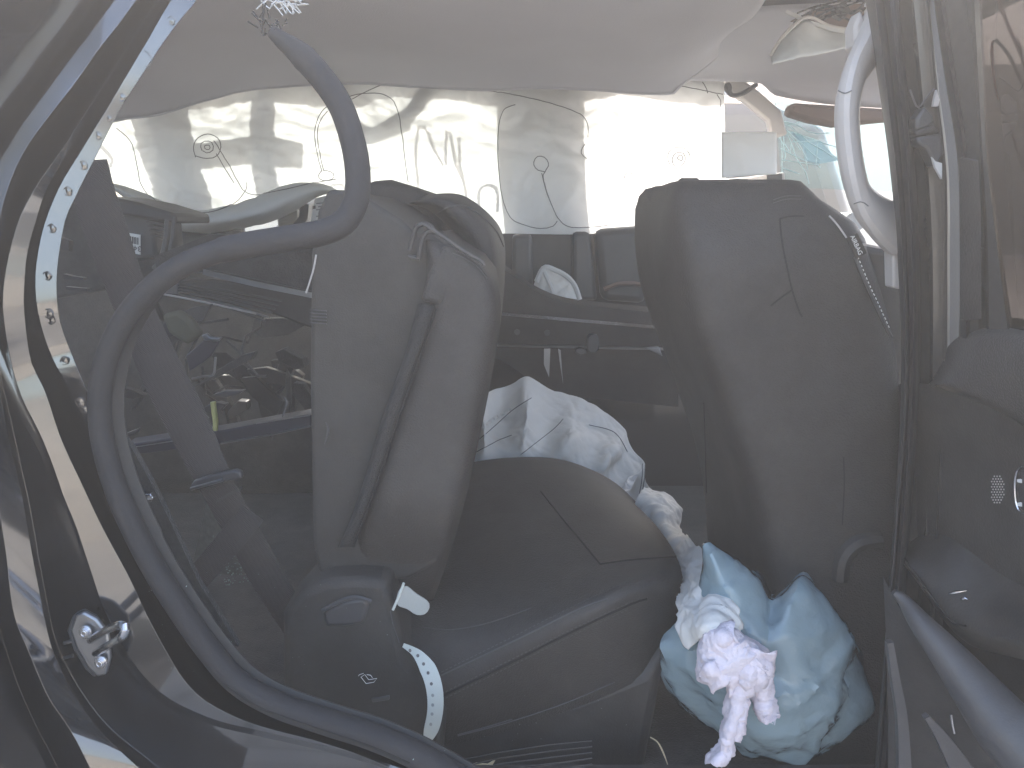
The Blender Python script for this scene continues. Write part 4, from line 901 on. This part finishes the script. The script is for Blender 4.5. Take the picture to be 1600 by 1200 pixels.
MB().tube([P(x, y, 1.34) for x, y in cr([(300, 592), (318, 588), (333, 586), (336, 570), (337, 558)], 14)], .0022, 5).build('torn_edge', M_steel, fb_)
MB().prism([P(x, y, 1.34) for x, y in [(314, 524), (322, 521), (328, 527), (345, 528), (340, 534), (318, 532)]], (0, .012, 0)).build('lug', M_steel, fb_, bevel=.002)
MB().prism([P(x, y, 1.37) for x, y in [(250, 492), (276, 486), (296, 500), (312, 524), (290, 540), (262, 520)]], (0, .03, 0)).build('foam_pad', mat('olive_foam', (.10, .10, .07), .9, bump=.8, bscale=60), fb_, bevel=.008)
rl_ = thing('steel_rail', 'long blue black steel rail lying across the luggage bay', 'rail', P(340, 680, 1.3))
MB().prism([P(x, y, 1.30) for x, y in [(190, 696), (350, 672), (480, 648), (487, 650), (486, 668), (360, 692), (200, 712)]], (0, .05, 0)).build('beam', M_bluest, rl_, bevel=.002)
MB().tube([P(x, y, 1.297) for x, y in [(345, 693), (420, 680), (485, 666)]], .0018, 5).build('bright_edge', M_steel, rl_)
MB().tube([P(x, y, 1.297) for x, y in [(187, 702), (240, 694), (290, 686)]], .001, 5).build('bright_edge', M_steel, rl_)
MB().tube([P(x, y, 1.297) for x, y in [(400, 662), (450, 654), (484, 649)]], .001, 5).build('bright_edge', M_steel, rl_)
ye = MB(); ye.tube([P(x, y, 1.25) for x, y in cr([(333, 628), (335, 645), (337, 660), (336, 672)], 10)], .0062, 8, flat=.7)
tag(ye.build('yellow_sleeve', M_yellow), 'short pale yellow plastic sleeve beside the steel rail', 'sleeve')
pt = MB(); pt.prism([P(x, y, 1.28) for x, y in [(330, 618), (350, 612), (380, 611), (372, 617), (352, 622)]], (0, .02, 0))
tag(pt.build('bent_plate', M_plasticL, bevel=.002), 'small bent grey plate above the yellow sleeve', 'plate')
pt = MB(); pt.prism([P(x, y, 1.05) for x, y in [(186, 682), (200, 676), (216, 670), (212, 678), (192, 686)]], (0, .01, 0))
tag(pt.build('grey_clip', M_plasticL, bevel=.001), 'small grey clip behind the loose seal above the rail', 'clip')
for pts in ([(98, 428), (115, 432), (130, 434), (130, 438), (100, 436)], [(102, 448), (136, 451), (136, 455), (104, 453)], [(92, 370), (108, 376), (108, 392), (95, 390)]):
    MB().prism([P(x, y, 1.1) for x, y in pts], (0, .01, 0)).build('inner_clip', M_plasticL, car)
MB().prism([P(x, y, 1.95) for x, y in [(20, 262), (120, 268), (150, 300), (215, 318), (290, 362), (345, 368), (345, 420), (20, 480)]], (0, .05, 0)).build('pillar_lining', M_carpet, car, bevel=.01)
bt = thing('broken_trim', 'jumble of dark broken trim and brackets behind the seat belt', 'trim', P(300, 600, 1.4))
random.seed(17)
for k in range(26):
    x, y = random.uniform(190, 480), random.uniform(480, 660); Yk = random.uniform(1.42, 1.85)
    a0 = random.uniform(0, 3.14); L, W = random.uniform(18, 62), random.uniform(5, 20)
    q = []
    for j in range(6):
        t_ = j / 6 * 6.283; rr_ = random.uniform(.7, 1.2)
        u_, v_ = L * math.cos(t_) * rr_, W * math.sin(t_) * rr_
        q.append(P(x + u_ * math.cos(a0) - v_ * math.sin(a0), y + u_ * math.sin(a0) + v_ * math.cos(a0), Yk + .0006 * u_))
    MB().prism(q, (0, random.uniform(.006, .04), 0)).build('trim_piece', random.choice((M_plastic, M_carpet, M_carpet)), bt, bevel=.002)
for k in range(7):
    x, y = random.uniform(200, 440), random.uniform(470, 640)
    MB().tube([P(x + random.uniform(-14, 14) + 22 * j * math.cos(k), y + 22 * j * math.sin(k) + random.uniform(-12, 12), 1.45 + .05 * j) for j in range(5)], .003, 7).build('hose', M_carpet, bt)
# dark side lining of the luggage bay
MB().loft(displace([[Vector((-1.7 + .05 * i, 2.2 - .08 * math.sin(j * .4), .40 + .075 * j)) for i in range(28)] for j in range(10)], lambda p, u, v: .02 * noise.noise(p * 5))).build('bay_lining', M_carpet, car, solid=.01)

# spilled glass: pale heap of safety-glass crumbs seen through the belt triangle
gp = MB(); random.seed(4)
base = [(322, 784), (340, 790), (352, 812), (380, 850), (398, 890), (380, 900), (330, 898), (304, 892), (300, 880)]
MBp = MB().prism([P(x, y, 1.12) for x, y in base], (0, .02, 0))
sheet = MBp.build('crazed_pane', mat('crazed_glass', (.12, .12, .105), .5, bump=.8, bscale=180, var=.4, vscale=120), None, bevel=.002)
tag(sheet, 'triangle of crazed grey safety glass below the belt tongue', 'glass')
for k in range(260):
    x, y = random.uniform(325, 415), random.uniform(835, 915)
    if x < 330 + (y - 835) * .1 or x > 352 + (y - 835) * .9: continue
    c = P(x, y, 1.11 - random.uniform(0, .01)); r = random.uniform(.0008, .0024)
    q = [c + Vector((random.uniform(-r, r), random.uniform(-r, r), random.uniform(-r, r))) for _ in range(6)]
    b = len(gp.v); gp.v += q
    for f in ((0, 1, 2), (0, 2, 3), (1, 4, 2), (3, 4, 5), (0, 3, 5), (2, 4, 3)): gp.f.append(tuple(b + i for i in f))
tag(gp.build('glass_crumbs', M_shard, smooth=False), 'glittering broken safety glass crumbs below the belt', 'glass crumbs', kind='stuff')
gp = MB()
bpy.context.view_layer.update(); dg_ = bpy.context.evaluated_depsgraph_get()
for k in range(150):
    x, y = random.choice(((random.uniform(230, 480), random.uniform(880, 1060)), (random.uniform(640, 1000), random.uniform(1080, 1190)), (random.uniform(400, 620), random.uniform(780, 1000))))
    hit = S.ray_cast(dg_, Vector((0, 0, CAMZ)), ray(x, y).normalized())
    if not hit[0]: continue
    c = hit[1]; r = random.uniform(.0004, .0011)
    q = [c + Vector((random.uniform(-r, r), random.uniform(-r, r), random.uniform(-r, r))) for _ in range(4)]
    b = len(gp.v); gp.v += q
    for f in ((0, 1, 2), (0, 2, 3), (1, 3, 2), (0, 3, 1)): gp.f.append(tuple(b + i for i in f))
tag(gp.build('glass_dust', M_shard, smooth=False), 'scattered tiny glass specks over the seat side and sill', 'glass specks', kind='stuff')

# ------------------------------------------------------------------ white strap and grey tab by the seat
ws = thing('perforated_strap', 'curved white plastic strap with a row of holes', 'strap', P(680, 1080, .93))
sc1 = cr([(630, 1008, .948), (652, 1022, .942), (670, 1048, .936), (679, 1078, .932), (680, 1110, .932), (674, 1140, .936), (668, 1157, .94)], 40)
spt = [P(*p) for p in sc1]
wds = [.006 + .016 * min(1, i / 12) if i < 34 else .022 - .010 * ((i - 33) / 6) ** 2 for i in range(40)]
sdd = []
for i in range(40):
    t = (spt[min(i + 1, 39)] - spt[max(i - 1, 0)]).normalized(); sdd.append(t.cross(Vector((-.25, 1, .2))))
strap = MB().ribbon(spt, wds, sdd, .0016).build('band', M_strap, ws)
stb = bvh(strap)
for x, y in ((641, 1016), (653, 1024), (662, 1037), (669, 1051), (674, 1068), (676, 1086), (676, 1101), (675, 1115), (673, 1131)):
    c = onto(stb, x, y, .0006, .94)
    MB().prism([c + Vector((.0021 * math.cos(k * .785), 0, .0026 * math.sin(k * .785))) for k in range(8)], (0, -.0004, 0)).build('hole', M_tab if y > 1075 else M_thread, ws)
tb = thing('plastic_tab', 'grey green rounded plastic tab poking out above the white strap', 'tab', P(645, 940, .94))
tbp = cr([(622, 925), (634, 916), (650, 928), (668, 940), (671, 950), (664, 960), (650, 961), (636, 952), (620, 945)], 24, True)
MB().prism([P(a.x, a.y, .942 + .0002 * (a.x - 620)) for a in tbp], (0, .003, 0)).build('blade', M_tab, tb, bevel=.0008)
MB().tube([P(x, y, .942) for x, y in [(631, 911), (624, 930), (614, 953)]], .0018, 6).build('edge', M_strap, tb)

# ------------------------------------------------------------------ deflated airbag cloth behind the cushion
dc = thing('deflated_airbag', 'crumpled grey white airbag cloth draped behind the rear cushion', 'airbag', P(870, 700, 1.7))
tr = [(700, 700, 1.62), (735, 640, 1.66), (765, 610, 1.72), (800, 597, 1.76), (825, 585, 1.78), (862, 604, 1.78), (905, 618, 1.78), (945, 640, 1.76), (980, 668, 1.72), (992, 700, 1.70), (1012, 725, 1.66), (1010, 760, 1.64), (1006, 785, 1.62)]
br_ = [(690, 740, 1.57), (720, 735, 1.57), (745, 730, 1.57), (780, 728, 1.57), (820, 725, 1.57), (850, 728, 1.57), (880, 735, 1.57), (910, 745, 1.57), (930, 760, 1.57), (950, 772, 1.57), (965, 782, 1.57), (985, 795, 1.57), (1000, 805, 1.57)]
mid = [((a[0] + b[0]) / 2, (a[1] + b[1]) / 2, 1.60 + .04 * (i % 2)) for i, (a, b) in enumerate(zip(tr, br_))]
dg = across([rail(tr, 150), rail(mid, 150), rail(br_, 150)], 90)
dg = displace(dg, lambda p, u, v: .026 * crumple((p.x * 1.5 + p.z * .8, p.y * .7, p.z * .8 - p.x * .5), 6.0, 3) * (.35 + .65 * math.sin(math.pi * min(max(u, .02), 1))) + .0025 * crumple(p, 16, 5))
dco = MB().loft(dg).build('cloth', M_cloth, dc, auto=0, solid=.0015)
db = bvh(dco)
for pts in ([(745, 690), (775, 664), (800, 642), (830, 622)], [(814, 710), (840, 690), (866, 670), (880, 655)], [(920, 664), (960, 676), (980, 706)], [(1004, 725), (1002, 755), (996, 785)], [(1008, 726), (1006, 755), (1000, 786)], [(735, 712), (775, 690), (800, 680)]):
    mb = MB(); stitch(db, pts, .0008, 30, mb, lift=.0008); 
    if mb.v: mb.build('seam', M_threadL, dc)
mb = MB(); stitch(db, [(748, 672), (772, 656), (798, 640)], .004, 18, mb, lift=.003, dash=True, seg=6)
if mb.v: mb.build('ruffle', M_cloth, dc)
d2 = thing('airbag_tail', 'narrow twisted tail of pale cloth hanging down over the blue bag', 'airbag', P(1080, 880, 1.3))
l1 = [(985, 795, 1.52), (1000, 800, 1.50), (1025, 835, 1.42), (1050, 870, 1.34), (1068, 910, 1.16), (1072, 950, 1.0), (1070, 985, .92), (1090, 1002, .89)]
r1 = [(1005, 770, 1.56), (1050, 788, 1.52), (1060, 824, 1.46), (1078, 850, 1.34), (1108, 872, 1.16), (1140, 905, .98), (1148, 950, .90), (1140, 985, .87)]
m1 = [((a[0] + b[0]) / 2, (a[1] + b[1]) / 2, min(a[2], b[2]) - .03) for a, b in zip(l1, r1)]
eg = across([rail(l1, 110), rail(m1, 110), rail(r1, 110)], 50)
eg = displace(eg, lambda p, u, v: .014 * crumple(p, 14, 8) + .005 * crumple(p, 34, 2))
MB().loft(eg).build('cloth', M_cloth, d2, auto=0, solid=.0015)
d3 = thing('far_airbag_cloth', 'small white crumpled cloth lying behind the opposite door roll', 'airbag', P(870, 445, 2.1))
w1 = [(832, 442, 2.10), (846, 416, 2.11), (862, 418, 2.12), (882, 426, 2.12), (895, 438, 2.11), (908, 470, 2.10)]
w2 = [(830, 470, 2.08), (846, 476, 2.07), (862, 480, 2.06), (880, 482, 2.06), (893, 482, 2.07), (908, 484, 2.08)]
MB().loft(displace(across([rail(w1, 50), rail(w2, 50)], 30), lambda p, u, v: .014 * crumple(p, 12, 6))).build('cloth', M_cloth, d3, auto=0, solid=.002)
MB().tube([P(x, y, 2.05) for x, y in cr([(838, 440), (850, 418), (868, 422), (886, 432), (898, 446), (906, 468)], 24)], .007, 7).build('hem', M_airbag, d3)
MB().tube([P(x, y, 2.05) for x, y in cr([(847, 418), (856, 438), (864, 456)], 12)], .006, 7).build('hem', M_airbag, d3)

# ------------------------------------------------------------------ blue plastic bag with tissue
bag = thing('plastic_bag', 'translucent blue plastic bag slumped on the car floor', 'plastic bag', P(1190, 1170, 1.1))
sil = cr([(1104, 858), (1130, 866), (1162, 888), (1190, 915), (1204, 944), (1222, 934), (1250, 908), (1272, 935), (1300, 975), (1330, 1015), (1345, 1075), (1342, 1118), (1300, 1152), (1262, 1178), (1220, 1184), (1180, 1168), (1130, 1136), (1082, 1104), (1052, 1062), (1040, 1015), (1058, 985), (1085, 945), (1100, 900)], 220, True)
cx, cy = 1195, 1045
rings = []
for k in range(0, 91):
    a = math.pi * k / 90; s_, dp = math.sin(a), math.cos(a)
    row = []
    for q in sil:
        px, py = cx + (q.x - cx) * s_ ** .8, cy + (q.y - cy) * s_ ** .8
        Y = .98 - .085 * dp
        row.append(P(px, py, Y))
    rings.append(row)
rings = rings[:-1]
def bagd(p, u, v):
    f = 1 if u > .05 else u / .05
    return f * (.016 * crumple(p, 6.5, 9) + .013 * crumple(p, 12, 2) + .004 * crumple(p, 27, 5))
ctr = P(cx, cy, .98)
out = []
for i, row in enumerate(rings):
    u = i / 89
    o_ = []
    for p in row:
        dirn = (p - ctr).normalized(); amt = bagd(p, u, 0)
        if abs(u - .5) < .12: amt *= abs(u - .5) / .12 * .8 + .2
        o_.append(p + dirn * amt)
    out.append(o_)
bgo = MB().loft(out, close_u=True, cap=True).build('film', M_bag, bag, auto=0)
dm = bgo.modifiers.new('decimate', 'DECIMATE'); dm.ratio = .16
es = bgo.modifiers.new('split', 'EDGE_SPLIT'); es.split_angle = math.radians(38)
bgb = bvh(bgo)
ti = thing('tissue', 'crumpled pinkish white tissue with trailing ends on the blue bag', 'tissue', P(1150, 1040, .86))
tc_ = P(1150, 1028, .86)
tsil = cr([(1110, 985), (1136, 986), (1150, 990), (1172, 1004), (1194, 1024), (1200, 1050), (1196, 1075), (1170, 1076), (1140, 1066), (1112, 1064), (1096, 1050), (1100, 1015)], 200, True)
rings = []
for k in range(0, 80):
    a = math.pi * k / 80; s_, dp = math.sin(a), math.cos(a); row = []
    for q in tsil:
        p = P(1150 + (q.x - 1150) * s_ ** .7, 1030 + (q.y - 1030) * s_ ** .7, 0.86 - .03 * dp)
        dirn = (p - tc_).normalized()
        row.append(p + dirn * (.012 * crumple(p, 15, 4) + .005 * crumple(p, 36, 7) + .002 * crumple(p, 110, 2)) * (.55 + .45 * abs(dp)))
    rings.append(row)
MB().loft(rings, close_u=True, cap=True).build('crumple', M_tissue, ti, auto=0)
for k, (l_, r_) in enumerate(((([(1146, 1062), (1140, 1090), (1134, 1120), (1130, 1150), (1122, 1170), (1108, 1186), (1106, 1194)]), ([(1172, 1066), (1166, 1088), (1162, 1105), (1150, 1130), (1142, 1160), (1140, 1180), (1124, 1194)])), (([(1158, 1092), (1152, 1108), (1148, 1130), (1144, 1156)]), ([(1166, 1090), (1164, 1110), (1160, 1135), (1152, 1158)])), (([(1176, 1056), (1176, 1080), (1182, 1104), (1190, 1122), (1200, 1126)]), ([(1200, 1040), (1204, 1066), (1206, 1090), (1210, 1110), (1212, 1122)])))):
    ga = across([rail([(x, y, .855 + .004 * k) for x, y in l_], 60), rail([((a[0] + b[0]) / 2, (a[1] + b[1]) / 2, .835 + .004 * k) for a, b in zip(l_, r_)], 60), rail([(x, y, .85 + .004 * k) for x, y in r_], 60)], 18)
    ga = displace(ga, lambda p, u, v: .005 * crumple(p, 40, k + 3) + .003 * crumple(p, 90, 1))
    MB().loft(ga).build('trailing_end', M_tissue, ti, auto=0, solid=.001)
random.seed(31)
for k in range(7):      # loose folds standing off the lump
    a0 = random.uniform(0, 6.28); x0, y0 = 1150 + 36 * math.cos(a0), 1030 + 32 * math.sin(a0)
    g0 = []
    for i in range(14):
        row = []
        for j in range(14):
            u, v = i / 13 - .5, j / 13 - .5
            x = x0 + 44 * u * math.cos(a0) - 40 * v * math.sin(a0); y = y0 + 44 * u * math.sin(a0) + 40 * v * math.cos(a0)
            row.append(P(x, y, .828 + .016 * u * u * 4 + .012 * N(x, y, k, .05)))
        g0.append(row)
    g0 = displace(g0, lambda p, u, v: .006 * crumple(p, 26, k) + .0015 * crumple(p, 70, k + 2))
    MB().loft(g0).build('fold', M_tissue, ti, auto=0, solid=.0006)
fz = MB(); random.seed(21)
for k in range(24):
    c = P(random.uniform(1192, 1213), random.uniform(1112, 1126), .84)
    fz.tube([c, c + Vector((random.uniform(-.006, .006), -.002, random.uniform(-.010, .001)))], .0004, 4)
fz.build('frayed_fibres', M_tissue, ti)

# straw on the sill
sw_ = MB(); sw_.tube([P(x, y, .93) for x, y in cr([(1016, 1152), (1028, 1160), (1038, 1180), (1046, 1204)], 14)], [.0012, .0014, .0016, .002, .0026, .003, .003, .0028, .0026, .002, .0018, .0016, .0014, .001], 6, flat=.4)
tag(sw_.build('dry_straw', M_straw), 'dry pale grass blade lying on the sill below the seat', 'straw')
lf = MB(); lf.prism([P(x, y, .92) for x, y in [(724, 1198), (745, 1192), (762, 1194), (775, 1186), (768, 1198), (750, 1204), (730, 1206)]], (0, .001, 0))
tag(lf.build('dry_leaf', M_straw), 'small dry leaf at the bottom edge on the door sill', 'leaf')

# ------------------------------------------------------------------ outside beyond the far windows
sh = thing('shed', 'low building with brown roof beyond the far front window', 'building', (1.75, 7.3, 0))
MB().box((-2.5, 7.2, 0), (6.2, 7.9, 2.15)).build('wall', mat('pale_render', (.55, .52, .46), .9, var=.1), sh)
MB().prism([Vector((-2.6, 7.05, 2.12)), Vector((-2.6, 8.05, 2.12)), Vector((-2.6, 7.6, 2.6))], (8.9, 0, 0)).build('roof', mat('brown_tiles', (.24, .13, .08), .9, var=.3, vscale=8), sh)
pc = thing('parked_car', 'dark brown parked car glimpsed outside through the far front window', 'car', (.07, 4.0, 0))
prof = [(-1.9, .3), (1.5, .3), (1.54, .8), (1.50, 1.1), (1.30, 1.60), (1.05, 1.70), (-.6, 1.72), (-1.2, 1.1), (-1.94, .98)]
MB().prism([Vector((.07 + a, 3.5, b)) for a, b in prof], (0, 1.2, 0)).build('body', mat('brown_paint', (.06, .045, .04), .35, coat=.6), pc, bevel=.06, seg=3)
MB().prism([Vector((.07 + a, 3.49, b)) for a, b in [(.1, 1.15), (1.36, 1.15), (1.2, 1.55), (.1, 1.60)]], (0, -.01, 0)).build('window', mat('dark_glass', (.03, .03, .035), .1), pc, bevel=.004)
MB().prism([Vector((.07 + a, 3.49, b)) for a, b in [(-1.0, 1.15), (0, 1.15), (0, 1.60), (-.6, 1.58)]], (0, -.01, 0)).build('window', mat('dark_glass', (.03, .03, .035), .1), pc, bevel=.004)
MB().ribbon([Vector((.07 + a, 3.55, b)) for a, b in ((-.5, 1.745), (.3, 1.75), (1.0, 1.735))], .03, Vector((0, 1, 0)), .02).build('roof_rail', M_steel, pc)
for s_ in (-1.2, .95):
    MB().tube([Vector((.07 + s_, 3.46, .32)), Vector((.07 + s_, 3.66, .32))], .31, 20).build('wheel', M_rubberD, pc)
vg = MB().loft([[Vector((x, y, .004)) for x in (1, 2, 3, 4, 5, 6)] for y in (3.2, 4, 5, 5.6)])
tag(vg.build('verge', M_sand, smooth=False), 'dry yellow grass verge outside the far side of the car', 'verge', kind='structure')

# ------------------------------------------------------------------ added scattering volume standing in for lens glare
hz = MB().box((-7, -7, -1), (7, 9, 2.75)).build('glare_veil', None, smooth=False)
mh = bpy.data.materials.new('veil_scatter'); mh.use_nodes = True
t = mh.node_tree; t.nodes.clear()
o_ = t.nodes.new('ShaderNodeOutputMaterial'); v_ = t.nodes.new('ShaderNodeVolumePrincipled')
v_.inputs['Color'].default_value = (.96, .91, .86, 1); v_.inputs['Density'].default_value = .064; v_.inputs['Anisotropy'].default_value = .3
t.links.new(v_.outputs[0], o_.inputs['Volume']); hz.data.materials.append(mh)
tag(hz, 'added pale veil in and around the car standing in for lens glare', 'glare_veil', kind='stuff')
